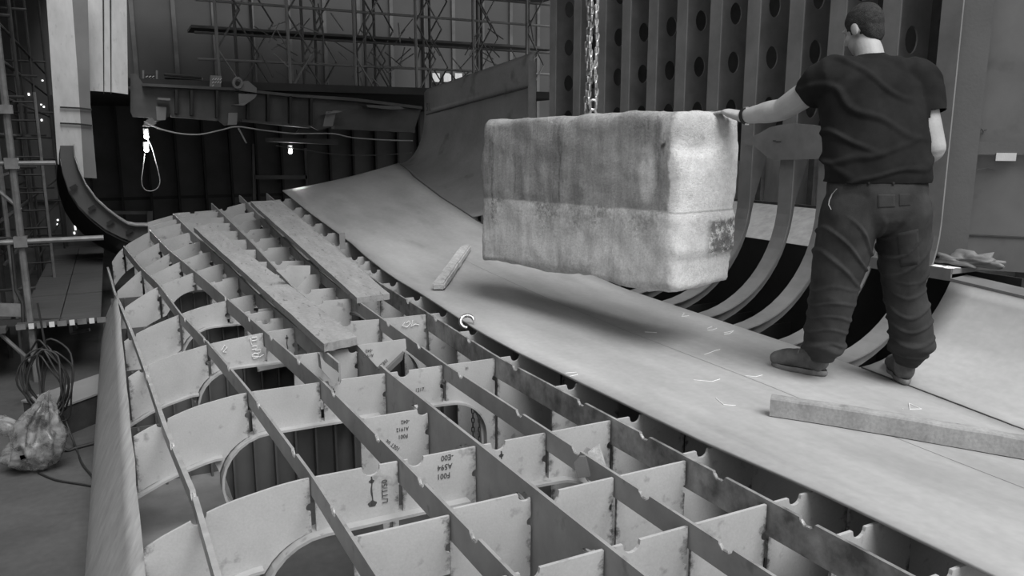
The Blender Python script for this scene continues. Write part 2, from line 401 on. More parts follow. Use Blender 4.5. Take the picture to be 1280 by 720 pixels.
# ---- frame plates, one per cell
MAIN = [1.30, 1.87, 2.82, 4.0, 5.18, 6.36, 7.54, 8.72, 9.9, 11.08]
DEEP = [2.82, 4.0, 5.18, 6.36]
def cell(u, va, vb, zb, notch=None, m=None, gap=.006, side_hole=True, top=0.0, name='frame_plate', thick=.012):
    """plate in the plane y=u from va to vb; zb(v) = bottom; notch = (centre, radius)"""
    va += gap+.006; vb -= gap
    if vb-va < .03: return None
    cols = []
    n = max(6, int((vb-va)/.03)); vs = [va+(vb-va)*i/n for i in range(n+1)]
    if notch:
        nc, nr = notch
        vs = [q for q in vs if abs(q-nc) > nr+.002]+[nc+nr*math.cos(math.pi*i/8) for i in range(9)]+[nc-nr-.0015, nc+nr+.0015]
    hole_r = .018 if side_hole else 0
    # right edge rat hole: half round cut at bar depth
    vs = sorted(q for q in set(vs) if va <= q <= vb)
    T, Bt = [], []
    for q in vs:
        zt = Z(u, q)-.004+top
        if notch and abs(q-nc) <= nr: zt = Z(u, q)-.004+top-math.sqrt(max(0, nr*nr-(q-nc)**2))*.95-.004
        T.append(zt); Bt.append(min(zb(q), zt-.03))
    poly = [Vector((q, u, z)) for q, z in zip(vs, T)]
    right = []
    zr = Z(u, vb)-.004+top
    if side_hole and Bt[-1] < zr-.14:
        zc = zr-.118
        right = [Vector((vb-hole_r*math.sin(a)*1.0, u, zc+hole_r*math.cos(a))) for a in [i*math.pi/6 for i in range(7)]]
    # corner cut at the top of the right edge
    bottom = [Vector((q, u, z)) for q, z in zip(reversed(vs), reversed(Bt))]
    pts = poly+right+bottom
    bm = slab(pts, (0, thick, 0))
    uvl = bm.loops.layers.uv.new('UVMap')
    for f in bm.faces:
        for l in f.loops:
            l[uvl].uv = (l.vert.co.x-va+.004, vb-l.vert.co.x+.004)
    return obj(name, bm, m or M['frame'], hull)

def zb_main(u):
    zf = Z(u, 1.3)-.22
    def f(v):
        d = V('D', u)
        if v < .36: return Z(u, v)-.29
        if v < .62:
            t = (.62-v)/.26; return zf-.24*(1-math.sqrt(max(0, 1-t*t)))
        if v < d-.05: return zf
        if v < d+.06: return zf-.9
        if v < V('F', u)-.30: return zf-.0
        t = (v-(V('F', u)-.30))/.22
        if t < 1: return zf-.26*(1-math.sqrt(max(0, 1-t*t)))
        return zf-.95
    return f
def ring(u, pts, w=.10, th=.012, name='opening_flange'):
    P = [[Vector((x, u-w/2+.006, z)) for x, z in pts], [Vector((x, u+w/2+.006, z)) for x, z in pts]]
    V_, F_ = grid_vf(P, (0, 0, -.0))
    # thicken along the local normal
    N_ = []
    n = len(pts)
    for i in range(n):
        a = Vector(pts[max(0, i-1)]); b = Vector(pts[min(n-1, i+1)]); d = (b-a).normalized(); N_.append(Vector((-d.y, 0, d.x)))
    m_ = 2*n
    for k in range(m_): V_[m_+k] = V_[m_+k]+N_[k % n]*th
    return obj(name, (V_, F_), M['flange'], hull)
def arc(cx, cz, r, a0, a1, n=10): return [(cx+r*math.cos(R_(a0+(a1-a0)*i/n)), cz+r*math.sin(R_(a0+(a1-a0)*i/n))) for i in range(n+1)]

for u in MAIN:
    deep = 2.5 < u < 7
    zb = zb_main(u) if deep or u > 7 else (lambda v, u=u: Z(u, v)-.34)
    if u < 2.5: 
        zb = (lambda v, u=u: Z(u, v)-.26)
    names = ['L', 'A', 'B', 'C', 'D', 'E', 'F']
    if u > 4.25: names = ['L', 'A', 'B', 'C', 'C2', 'D', 'E', 'F']
    names.remove('A')
    if u > 10: names = ['C2', 'D', 'E', 'F']
    for a, b in zip(names, names[1:]):
        va, vb = V(a, u), V(b, u)
        if u < 2 and a in 'LAB': pass
        mid = (va+vb)/2; nt = None
        if a == 'L': nt = (V('A', u)+.006, .026)
        if (a, b) == ('C', 'D'): nt = (va+.075 if u > 3 else mid-.10, .034)
        if (a, b) == ('D', 'E'): nt = (va+.10, .034)
        if (a, b) == ('B', 'C') and u == 2.82: nt = (mid+.06, .036)
        if (a, b) == ('C2', 'D') and u > 4.3: nt = (mid-.03, .03)
        cell(u, va, vb, zb, nt)
    # outer plate towards the shell, dark deep web
    va = V('F', u); cell(u, va, V('G', u), lambda v, u=u: Z(u, v)-.95, (va+.13, .03), side_hole=False)
    cell(u, V('G', u), 3.45, lambda v, u=u: Z(u, 2.38)-.95, None, side_hole=False, top=-.02)
    if deep:
        zf = Z(u, 1.3)-.22; d = V('D', u)-.05; r = .25
        ring(u, [(d, zf)]+arc(.62, zf-.25, .25, 90, 250, 12))
        f = V('F', u)
        ring(u, list(reversed([(f-.08, zf-.6), (f-.08, zf-.25)]+arc(f-.30, zf-.23, .22, 5, 90, 8)+[(d+.11, zf)])))
        # lower flange under the left limb
        if u == MAIN[0]: continue
        P = [[Vector((v, u-.04, zb(min(v, .352)))) for v in (-.02, .1, .2, .3, .352, .385)], [Vector((v, u+.05, zb(min(v, .352)))) for v in (-.02, .1, .2, .3, .352, .385)]]
        obj('limb_flange', grid_vf(P, (0, 0, -.012)), M['flange'], hull)
for u, v in ((2.82, .815), (4.0, .965), (5.18, .955), (2.82, 1.385)):
    zt = Z(u, v)-.045
    wb_ = obj('weld_bead', tube_vf([Vector((v+.002*math.sin(k), u-.002, zt-.012*k)) for k in range(11)], [.0025+.003*abs(noise.noise(Vector((k*.9, u, 0)))) for k in range(11)], 5), M['ribdark'], hull)
    for z0, rr_ in ((zt-.02, .008), (zt-.115, .013)):
        bq = bmesh.new(); ring_ = [bq.verts.new(Vector((v+rr_*(1+.5*noise.noise(Vector((math.cos(a)*2, math.sin(a)*2, u))))*math.cos(a)*1.3, u-.0012, z0+rr_*math.sin(a)*(1+.4*noise.noise(Vector((a, u, 3))))))) for a in [math.pi*2*i/14 for i in range(14)]]
        bq.faces.new(ring_); obj('soot', bq, M['ribdark'], wb_)
# ---- intermediate plates
for u in (3.36, 4.55, 5.50, 5.84, 7.0, 2.34):
    cell(u, V('C', u), V('D', u), lambda v, u=u: Z(u, v)-.36, (V('D', u)-.03, .03) if u < 5 else (V('C', u)+.09, .03))
for u in (2.30,):
    cell(u, V('D', u), V('E', u), lambda v, u=u: Z(u, v)-.34, (V('D', u)+.03, .06)); cell(u, V('E', u), V('F', u), lambda v, u=u: Z(u, v)-.34)
    cell(u, V('B', u), V('C', u), lambda v, u=u: Z(u, v)-.22)
for u in (1.60, 2.36, 3.37, 4.63, 5.75, 6.9, 7.3, 8.2, 9.3, 10.4):
    va = V('F', u); cell(u, va, V('G', u), lambda v, u=u: Z(u, v)-.95, (va+.13, .03), side_hole=False)
for u in (8.2, 9.3, 10.4, 6.9, 5.9):
    cell(u, V('D', u), V('E', u), lambda v, u=u: Z(u, v)-.30, (V('D', u)+.09, .03))
for u in (8.15, 9.3, 10.4, 10.9, 5.75, 6.95):
    cell(u, V('C', u), V('C2', u), lambda v, u=u: Z(u, v)-.28); cell(u, V('C2', u), V('D', u), lambda v, u=u: Z(u, v)-.28, (V('C2', u)+.12, .03))
for u in (8.15, 9.3):
    cell(u, V('B', u), V('C', u), lambda v, u=u: Z(u, v)-.24)
# ---- inner bulkheads with stiffeners below the openings, tank top
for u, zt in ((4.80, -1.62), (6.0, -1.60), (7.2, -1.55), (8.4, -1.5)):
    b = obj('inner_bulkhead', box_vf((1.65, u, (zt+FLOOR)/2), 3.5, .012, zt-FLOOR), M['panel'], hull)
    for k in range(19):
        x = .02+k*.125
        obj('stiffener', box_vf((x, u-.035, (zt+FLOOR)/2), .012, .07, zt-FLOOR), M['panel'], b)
o = obj('lower_plate', box_vf((.20, 3.4, -1.98), .52, 3.9, .015), M['rib'], hull); o['label'] = 'lower inner plate under the near cells'
# chine strake closing the left side
P = []
for i in range(22):
    t = i/21; y = 2.0+(8.4-2.0)*t
    wob = .008*noise.noise(Vector((y*3, 0, 0)))
    top = Vector((-.005-.03*t+wob, y, -1.44)); bot = Vector((-.27+.05*t, y+.75, -1.97))
    P.append([top.lerp(bot, k/5)+Vector((.02*math.sin(k/5*math.pi)*-1, 0, 0)) for k in range(6)])
for i in range(4):
    t = (i-4)*.3; y = 2.0+t
    P.insert(i, [Vector((-.005, y, -1.44)).lerp(Vector((-.27, y+.75, -1.97)), k/5)+Vector((-.02*math.sin(k/5*math.pi), 0, 0)) for k in range(6)])
o = obj('chine_strake', grid_vf(P, (0, 0, -.02)), M['strake'], hull, True); o['label'] = 'smooth pale strake along the left edge of the framework'
# small brackets inside the cells
def tri(pts, off, m=M['bracket'], name='knee_bracket', parent=None): return obj(name, slab(pts, off), m, parent or hull)
c = onu(735, 580, 2.74); 
tri([c+Vector((a, 0, b)) for a, b in ((-.035, -.02), (-.03, .045), (.0, .075), (.035, .055), (.035, -.05), (.005, -.085))], (0, .012, 0), M['bar'])
c = onu(727, 590, 2.5)
tri([onu(*q, 2.42) for q in ((717, 578), (724, 571), (731, 571), (737, 596), (722, 598))], (.012, .01, 0), M['bracket'])
tri([onu(*q, 2.62) for q in ((735, 565), (748, 556), (756, 583), (750, 592), (738, 585))], (.012, .01, 0), M['woodlight'])
tri([onu(*q, 4.12) for q in ((447, 432), (507, 424), (508, 436), (503, 442), (478, 466))], (0, .012, 0), M['flange'])
tri([onu(*q, 4.06) for q in ((478, 467), (505, 441), (503, 450), (482, 470))], (0, .012, .01), M['bracket'])
tri([onu(*q, 5.9) for q in ((345, 338), (357, 337), (362, 332), (388, 332), (388, 342), (371, 360))], (0, .012, 0), M['flange'])
tri([onu(*q, 3.95) for q in ((400, 444), (408, 455), (424, 467), (422, 478), (414, 476), (402, 462))], (0, .06, 0), M['bar'], 'stiffener_end')
for q in ((300, 553), (337, 507), (556, 500)):
    pass
o = obj('upright_lug', box_vf(onu(428, 301, 8.0), .055, .012, .17, CR, CF), M['bar'], hull); o['label'] = 'short upright strip by the plate edge'

# ---------------------------------------------------------------- shell plating
VS = [(1, 3.6), (9, 3.6), (10.2, 3.68), (11.6, 3.95)]
ZS = [(1, -1.33), (1.94, -1.30), (2.86, -1.235), (5.1, -1.17), (6.5, -1.05), (7.85, -.89), (8.5, -.77), (9.4, -.61), (10.5, -.42), (11.6, -.33)]
VT = 4.40
def Zshell(u, v):
    vs = lerp_table(VS, u); zs = lerp_table(ZS, u); z2 = Z(u, 2.2)+.014
    if v <= vs:
        t = (v-2.2)/(vs-2.2); return z2+(zs-z2)*(t*t*.35+t*.65)
    a = VT-vs; b = .78; x = min(1, (v-vs)/a)
    return zs+b*(1-math.sqrt(max(0, 1-x*x)))
def profile(u, ztop, n=14):
    vs = lerp_table(VS, u); zs = lerp_table(ZS, u); a = VT-vs; b = .78; out = []
    for i in range(n+1):
        t = math.pi/2*i/n; z = zs+b*(1-math.cos(t))
        if z > ztop: break
        out.append(Vector((vs+a*math.sin(t), u, z)))
    if out[-1].z < ztop-.02 and len(out) == n+1:
        out.append(Vector((VT, u, ztop)))
    return out
EV = [(1, 2.17), (1.77, 2.16), (2.4, 2.105), (4.5, 2.06), (5.7, 2.12), (6.8, 2.14), (8, 2.20), (11.6, 2.19)]
def edge_v(u): return lerp_table(EV, u)
us = [1.0+.2*i for i in range(54)]; us[-1] = 11.6
P = [[Vector((edge_v(u)+(lerp_table(VS, u)-edge_v(u))*k/12, u, Zshell(u, edge_v(u)+(lerp_table(VS, u)-edge_v(u))*k/12))) for k in range(13)] for u in us]
deck_plate = obj('shell_plate', grid_vf(P, (0, 0, .014)), M['plate'], None, True)
tag(deck_plate, 'long pale steel deck plate the man stands on, left edge over the open framework', 'steel plate')
# curved plate at the far end
us = [8.13+.17*i for i in range(21)]; us[-1] = 11.62
P = []
for u in us:
    pr = profile(u, 5, 14); pr = [p for p in pr if p.z < 3]
    zt = .50+.25*0; row = pr[:15]+[Vector((VT, u, lerp_table(ZS, u)+.78+.08*k)) for k in (1, 2)]
    P.append(row)
zseam = lambda u: .39+(11.8-u)*.065
ztop = lambda u: .74+(11.67-u)*.062
for i, u in enumerate(us):
    zl = P[i][14].z
    P[i][15] = Vector((VT, u, max(zseam(u), zl+.01))); P[i] = P[i][:16]
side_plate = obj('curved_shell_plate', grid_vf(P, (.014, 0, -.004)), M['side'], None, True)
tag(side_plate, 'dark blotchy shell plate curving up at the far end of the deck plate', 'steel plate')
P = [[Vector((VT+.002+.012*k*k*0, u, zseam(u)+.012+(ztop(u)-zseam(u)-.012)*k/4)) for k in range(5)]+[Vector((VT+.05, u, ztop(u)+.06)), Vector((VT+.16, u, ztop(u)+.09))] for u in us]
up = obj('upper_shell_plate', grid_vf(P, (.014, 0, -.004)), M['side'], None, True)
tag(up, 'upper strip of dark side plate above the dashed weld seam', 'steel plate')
e = obj('edge_flange', box_vf((VT-.01, 8.11, .15), .10, .015, 1.5), M['rib'], side_plate)
# right-hand plate by the man
us = [.6+.16*i for i in range(14)]+[2.83]
P = [[p for p in profile(u, 9, 14)[:14] if p.z < lerp_table(ZS, u)+.52] for u in us]
mn = min(len(r) for r in P); P = [r[:mn] for r in P]
rp = obj('curved_shell_plate', grid_vf(P, (.0, 0, .014)), M['plate'], None, True)
tag(rp, 'pale curved shell plate rising at the right behind the man', 'steel plate')
topu = [r[-1] for r in P]
obj('top_flange', grid_vf([[p+Vector((-.01, 0, 0)) for p in topu], [p+Vector((.14, 0, .01)) for p in topu]], (0, 0, .014)), M['rib'], rp)
# weld seam along the joint between deck plate and right plate (rough bead)
pts = []
for i in range(60):
    u = 2.82-i*.032; pts.append(Vector((lerp_table(VS, u)+.003*noise.noise(Vector((i*.9, 0, 0))), u, lerp_table(ZS, u)+.016)))
obj('weld_seam', tube_vf(pts, [.0035+.004*abs(noise.noise(Vector((i*.7, 3, 0)))) for i in range(60)], 5), M['ribdark'], rp)
# seam lines on the far curved plate
pts = [Vector((VT-.004, u, zseam(u)+.004)) for u in us]
us2 = [8.13+.17*i for i in range(21)]
obj('weld_seam', tube_vf([Vector((VT-.002, u, zseam(u)+.006)) for u in us2], .010, 5), M['ink'], up)
obj('weld_seam', tube_vf([Vector((lerp_table(VS, u)+.0, u, lerp_table(ZS, u)+.017)) for u in [5.6+.2*i for i in range(30)]], .006, 5), M['ink'], side_plate)
pts = [Vector((2.9, u, Zshell(u, 2.9)+.0145)) for u in [1.2+.2*i for i in range(30)]]
P = [[p+Vector((0, 0, .0005)) for p in pts], [p+Vector((.002, 0, .0005)) for p in pts]]
obj('plate_joint', grid_vf(P, (0, 0, .0004)), M['side'], deck_plate)

# ---------------------------------------------------------------- side ribs
ribs = empty('side_rib_frame', (4.4, 5, FLOOR), 'row of curved upright hull ribs behind the concrete block', 'ship frame')
def rib(u, label=None):
    prof = [Vector((3.25, u, lerp_table(ZS, u)-.06)), Vector((3.45, u, lerp_table(ZS, u)-.04))]+[p-Vector((0, 0, .02)) for p in profile(u, 9, 14)[:15]]
    for z in (.4, .9, 1.5, 2.1, 2.7): prof.append(Vector((VT, u, max(z, prof[-1].z+.02))))
    n = len(prof); nor = []
    for i in range(n):
        a, b = prof[max(0, i-1)], prof[min(n-1, i+1)]; d = (b-a).normalized(); nor.append(Vector((d.z, 0, -d.x)))
    wd = [.10 if p.z < -.45 else .10+.28*min(1, (p.z+.45)/.45) for p in prof]
    inn = [p+nn*w_ for p, nn, w_ in zip(prof, nor, wd)]; fr0 = [p+nn*.016 for p, nn in zip(prof, nor)]
    f = obj('flange', grid_vf([[p+Vector((0, -.065, 0)) for p in prof], [p+Vector((0, .065, 0)) for p in prof]], (.012, 0, -.006)), M['ribflange'], ribs, False)
    bm = bmesh.new()
    vs = [bm.verts.new(p) for p in fr0]+[bm.verts.new(p) for p in inn]
    for i in range(n-1): bm.faces.new((vs[i], vs[i+1], vs[n+i+1], vs[n+i]))
    ex = bmesh.ops.extrude_face_region(bm, geom=bm.faces[:]); bmesh.ops.translate(bm, vec=(0, .012, 0), verts=[g for g in ex['geom'] if isinstance(g, bmesh.types.BMVert)])
    bmesh.ops.recalc_face_normals(bm, faces=bm.faces)
    w_ = obj('web', bm, M['rib'], ribs)
    # round lightening holes as dark recesses: rims standing on the web
    return w_
RU = [7.66, 7.16, 6.70, 6.29, 5.88, 5.48, 5.06, 4.64, 4.22, 3.86, 3.45, 3.05]
webs = []
for u in RU: webs.append((u, rib(u)))
# lightening holes cut through the webs
cutbm = bmesh.new()
for u in RU:
    for z, r in ((.26, .075), (.64, .075), (1.02, .075), (1.42, .075)):
        ring_ = [cutbm.verts.new(Vector((VT+.21+r*.8*math.cos(a), u-.04, z+r*1.15*math.sin(a)))) for a in [i*math.pi/8 for i in range(16)]]
        ring2 = [cutbm.verts.new(v.co+Vector((0, .1, 0))) for v in ring_]
        cutbm.faces.new(ring_); cutbm.faces.new(ring2[::-1])
        for i in range(16): cutbm.faces.new((ring_[(i+1) % 16], ring_[i], ring2[i], ring2[(i+1) % 16]))
bmesh.ops.recalc_face_normals(cutbm, faces=cutbm.faces)
cme = bpy.data.meshes.new('t'); cutbm.to_mesh(cme); cutbm.free(); cob = bpy.data.objects.new('t', cme); C.objects.link(cob)
for u, w_ in webs:
    md = w_.modifiers.new('b', 'BOOLEAN'); md.operation = 'DIFFERENCE'; md.object = cob; md.solver = 'FAST'
bpy.context.view_layer.update(); dg = bpy.context.evaluated_depsgraph_get()
for u, w_ in webs:
    nm = bpy.data.meshes.new_from_object(w_.evaluated_get(dg)); w_.modifiers.clear(); w_.data = nm
bpy.data.objects.remove(cob)
# inner skin behind the ribs, with a slanting lower edge
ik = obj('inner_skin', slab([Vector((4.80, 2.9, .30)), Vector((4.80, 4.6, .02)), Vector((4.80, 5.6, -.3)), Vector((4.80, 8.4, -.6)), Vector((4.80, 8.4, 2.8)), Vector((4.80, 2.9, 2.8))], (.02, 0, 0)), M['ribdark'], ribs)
o = obj('stringer', box_vf((4.44, 3.24, -.745), .22, .80, .03), M['rib'], ribs); o['label'] = 'ledge behind the man with a smear of white paint'
bmw = bmesh.new()
for k in range(26):
    y = 2.86+rnd(0, .22); x = 4.335+rnd(0, .1); s = rnd(.01, .03)
    vs = [bmw.verts.new((x+s*rnd(.6, 1.2)*math.cos(a), y+s*1.6*math.sin(a), -.7285+.0006*k/26)) for a in [i*math.pi/3.5 for i in range(7)]]; bmw.faces.new(vs)
obj('paint_smear', bmw, M['chalk'], ribs)
obj('ledge_front', box_vf((4.33, 3.24, -.765), .012, .80, .07), M['rib'], ribs)
# dark webs under the ribs, their colour standing in for the shadow
obj('lower_shade_web', box_vf((4.62, 5.2, -1.52), .02, 5.2, 1.5), M['inner'], ribs)
obj('lower_shade_web', box_vf((3.5, 4.9, -1.78), .015, 4.5, .9), M['panel'], ribs)
for u in (3.05, 3.45, 3.86, 4.22, 4.64, 5.06):
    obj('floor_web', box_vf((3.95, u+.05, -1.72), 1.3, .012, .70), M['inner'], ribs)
for u in (3.0, 3.25):
    P = [[Vector((v, u, -1.28+.20*((v-3.62)/.8)**2-.02)) for v in (3.62, 3.75, 3.9, 4.05, 4.2, 4.35)], [Vector((v, u+.10, -1.28+.20*((v-3.62)/.8)**2-.02)) for v in (3.62, 3.75, 3.9, 4.05, 4.2, 4.35)]]
# collar plate with rounded end
pts = [(926, 176), (938, 172), (950, 166), (962, 159), (975, 156), (990, 154), (1015, 156), (1045, 161), (1060, 164), (1060, 197), (1000, 199.5), (968, 200), (958, 196), (950, 189), (942, 182), (934, 180), (926, 180)]
o = obj('collar_plate', slab([onv(x, y, 4.335) for x, y in pts], (.014, 0, 0)), M['rib'], ribs); o['label'] = 'flat grey collar plate with a rounded end, left of the man'
for q, s in (((968, 176), .012), ((973, 177), .02)):
    p = onv(q[0], q[1], 4.332); obj('pen_mark', box_vf(p, .002, s*2.4, .008), M['ink'], o)

# wall of plate at right: turned panel
side = empty('side_web_panel', (4.5, 3.0, FLOOR), 'tall grey web panel at the far right with a horizontal shelf strip', 'ship panel')
D1 = Vector((.60, -.80, 0)).normalized(); N1 = Vector((.80, .60, 0)).normalized(); O1 = Vector((4.56, 2.98, 0))
obj('panel', box_vf(O1+D1*.55+Vector((0, 0, .95)), 1.10, .014, 3.42, D1, N1), M['wallpanel'], side)
obj('panel', box_vf(O1+D1*1.62+N1*-.03+Vector((0, 0, .95)), 1.0, .014, 3.42, D1, N1), M['bracket'], side)
obj('post_flange', box_vf(O1+Vector((-.075, -.02, .95)), .014, .17, 3.4, N1, D1), M['bracket'], side)
p = onv(1225, 190, 4.75)
obj('shelf', box_vf(O1+D1*.27-N1*.05+Vector((0, 0, -.035)), .56, .012, .075, D1, N1), M['bracket'], side)
obj('seam', box_vf(O1+D1*.55-N1*.01+Vector((0, 0, -.55)), 1.1, .012, .008, D1, N1), M['ink'], side)
o = obj('white_tab', box_vf(O1+D1*.20-N1*.05+Vector((0, 0, -.085)), .10, .03, .045, D1, N1), M['white'], side)
for k in range(6):
    obj('weld_bead', box_vf(O1+D1*.03-N1*.012+Vector((0, 0, -.55+.27*k+rnd(-.03, .03))), .018, .012, .03, D1, N1), M['ink'], side)
# crumpled cloth on the ledge right of the man
bm = bmesh.new(); bmesh.ops.create_icosphere(bm, subdivisions=4, radius=1)
for v in bm.verts:
    n_ = noise.noise(v.co*2.2)*.45+noise.noise(v.co*5)*.22
    v.co = Vector((v.co.x*.10*(1+n_), v.co.y*.24*(1+n_), max(-.02, v.co.z*.05*(1+2.2*n_))))
    v.co += Vector((4.52, 2.93, -.70))
o = obj('rag', bm, M['rib'], None, True); tag(o, 'crumpled grey cloth lying on the ledge to the right of the man', 'cloth')

# bright yard seen through the gap between the ribs
yard = obj('yard_wall', box_vf((7.2, 6.6, -.4), .15, 8.0, 4.2), M['white']); tag(yard, 'pale wall seen through the gap between the ribs', 'wall')
for k in range(9):
    obj('post', box_vf((7.08, 3.2+k*.8, -.5), .06, .08, 3.6), M['scaf'], yard)
for z in (-.75, .1):
    obj('rail', box_vf((7.0, 6.6, z), .05, 8.0, .1), M['scaf'], yard)
sb = obj('stowed_sheet', box_vf((6.0, 6.4, -.95), 1.3, 4.6, .05, Vector((.9, 0, .35)), None, Vector((-.35, 0, .9))), M['strake']); tag(sb, 'sloping grey sheet lying behind the ribs', 'steel plate')

# ---------------------------------------------------------------- concrete block
blk_fwd = CF; 
pN = onf(845, 363, 4.31); zb_ = pN.z
Ldir = (CR*-.617+CF*.787).normalized(); Wdir = (CR*.787+CF*.617).normalized()
LEN, WID, HGT = 1.88, .53, 1.045
ctr = pN+Ldir*(LEN/2)+Wdir*(WID/2)+Vector((0, 0, HGT/2-.060))
bm = bmesh.new(); bmesh.ops.create_cube(bm, size=1)
bmesh.ops.subdivide_edges(bm, edges=bm.edges[:], cuts=1, use_grid_fill=True)
nx, ny, nz = 74, 20, 38
bm.free(); bm = bmesh.new()
def face_grid(fn, a, b):
    g = [[bm.verts.new(fn(i/a, j/b)) for j in range(b+1)] for i in range(a+1)]
    for i in range(a):
        for j in range(b): bm.faces.new((g[i][j], g[i+1][j], g[i+1][j+1], g[i][j+1]))
face_grid(lambda s, t: Vector((s-.5, -.5, t-.5)), nx, nz); face_grid(lambda s, t: Vector((.5-s, .5, t-.5)), nx, nz)
face_grid(lambda s, t: Vector((.5, s-.5, t-.5)), ny, nz); face_grid(lambda s, t: Vector((-.5, .5-s, t-.5)), ny, nz)
face_grid(lambda s, t: Vector((s-.5, t-.5, .5)), nx, ny); face_grid(lambda s, t: Vector((s-.5, .5-t, -.5)), nx, ny)
bmesh.ops.remove_doubles(bm, verts=bm.verts, dist=1e-5)
bmesh.ops.recalc_face_normals(bm, faces=bm.faces)
rr = .055
for v in bm.verts:
    p = Vector((v.co.x*LEN, v.co.y*WID, v.co.z*HGT))
    h = Vector((LEN/2, WID/2, HGT/2))
    rad = rr*(1+.9*noise.noise(p*3.1))
    # larger knocked-off corner top left, ragged bottom
    if p.x < -LEN/2+.2 and p.z > HGT/2-.2: rad *= 1.35
    rad = max(.015, rad)
    q = Vector([max(-h[i]+rad, min(h[i]-rad, p[i])) for i in range(3)])
    d = p-q
    if d.length > rad: p = q+d.normalized()*rad
    e = noise.noise(p*7)*.010+noise.noise(p*19)*.006+noise.noise(p*40)*.003
    n_ = d.normalized() if d.length > 1e-6 else Vector((0, 0, 0))
    p += n_*e
    if p.z < -HGT/2+.10:
        t = (-HGT/2+.10-p.z)/.10
        p.z += t*(.030+.045*noise.noise(Vector((p.x*2.3, p.y*2, 0)))+.015*noise.noise(Vector((p.x*11, p.y*9, 2))))
        p.z += t*.0
    if p.z > HGT/2-.06: p.z += .012*noise.noise(Vector((p.x*2.5, p.y*2, 5)))
    # casting joint groove
    if abs(p.z+.035-.004*math.sin(p.x*6)) < .012 and abs(n_.z) < .5: p -= n_*.005
    # slightly taper: the far end hangs a touch lower in height
    v.co = p
# spalled corner scars on the end face
for v in bm.verts:
    p = v.co
    if p.x > LEN/2-.12:
        s1 = noise.noise(Vector((p.y*5, p.z*5, 1)))
        if p.z > .30 and p.y-.02 < (p.z-.30)*1.2: v.co.x -= max(0, .02+.02*s1)
        if p.z < -.28: v.co.x -= max(0, .018+.03*s1)
me = bpy.data.meshes.new('concrete_block'); bm.to_mesh(me); bm.free(); me.materials.append(M['conc'])
for p in me.polygons: p.use_smooth = True
block = bpy.data.objects.new('concrete_block', me); C.objects.link(block)
xa = -Ldir; ya = Wdir; za = Vector((0, 0, 1))
TILT = Matrix.Rotation(R_(-.6), 4, 'Y')
block.matrix_world = Matrix(((xa.x, ya.x, za.x, ctr.x), (xa.y, ya.y, za.y, ctr.y), (xa.z, ya.z, za.z, ctr.z), (0, 0, 0, 1))) @ TILT
tag(block, 'large stained concrete block hanging from a chain above the steel plate', 'concrete block')

# lifting chain
tc_ = onf(741, 146, (ctr.dot(CF)))
chain = empty('lifting_chain', tc_, 'doubled steel lifting chain rising from the top of the concrete block', 'chain')
def link_vf(c, ax, side, L_=.058, W_=.036, r=.0085):
    pts = []
    for i in range(14):
        a = 2*math.pi*i/14; x = math.cos(a); y = math.sin(a)
        pts.append(c+side*(x*(W_/2-r))+ax*(y*(W_/2-r)+(1 if y >= 0 else -1)*(L_/2-W_/2)))
    return tube_vf(pts, r, 6, True)
up_ = Vector((0, 0, 1))
for s in (-1, 1):
    obj('sling_leg', tube_vf([tc_+CR*(.045*s)+Vector((0, 0, -.05)), tc_+CR*(.012*s)+Vector((0, 0, .045))], .010, 8), M['chain'], chain)
obj('ring', link_vf(tc_+Vector((0, 0, .075)), up_, CR, .085, .06, .010), M['chain'], chain)
for s, h0 in ((-.020, .10), (.016, .115), (-.038, -.02)):
    for k in range(58):
        c_ = tc_+CR*(s+.006*math.sin(k*.8+s*90))+CF*(.012*math.cos(k*.7+s*50)+(.03 if s < -.03 else 0))+Vector((0, 0, h0+k*.043)); sd_ = (CR if k % 2 else CF)
        sd_ = (sd_+CF*.5).normalized() if k % 2 else (sd_+CR*.4).normalized()
        obj('link', link_vf(c_, up_, sd_), M['chain'], chain)
hk = obj('hook_block', box_vf(tc_+Vector((0, 0, 2.68)), .16, .10, .26), M['girder'], chain)
obj('hoist_rope', tube_vf([tc_+Vector((0, 0, 2.8)), tc_+Vector((0, 0, 6.5))], .012, 6), M['cable'], chain)
# side chain loosely hanging at block rear
for k in range(5):
    pass

# ---------------------------------------------------------------- boards and loose things
def board(name, a0, a1, b0, b1, th, m, label, cat, group=None, ragged=.0, n=24):
    """a0-a1: far end left/right, b0-b1: near end left/right (top surface)"""
    a0, a1, b0, b1 = map(Vector, (a0, a1, b0, b1)); P = []
    for i in range(n+1):
        t = i/n; l = a0.lerp(b0, t); r = a1.lerp(b1, t); row = []
        for j in range(9):
            s = j/8; p = l.lerp(r, s); p.z += .004*noise.noise(p*3)
            if i == n: p += (b0-a0).normalized()*(ragged*noise.noise(Vector((s*9, 1, 0))))
            if j in (0, 8): p += (r-l).normalized()*(.006*noise.noise(Vector((t*14, j, 0))))
            row.append(p)
        P.append(row)
    o = obj(name, grid_vf(P, (0, 0, -th)), m); return tag(o, label, cat, group)
def zz(p, dz=.03): return Vector((p.x, p.y, Z(p.y, p.x)+dz))
g = 'boards laid across the framework'
b1l, b1r = onz(405, 430, -1.165), onz(446, 421, -1.165)
board('plank', onu(242, 284, 8.6), onu(262, 280, 8.6), b1l, b1r, .05, M['wood'], 'left scaffold board with a splintered end lying on the open framework', 'plank', g, .035)
board('plank', onu(313, 252, 9.8), onu(349, 250, 9.8), onz(446, 372, -1.15), onz(487, 367, -1.15), .045, M['wood'], 'right scaffold board on the framework nearest the plate edge', 'plank', g, .01)
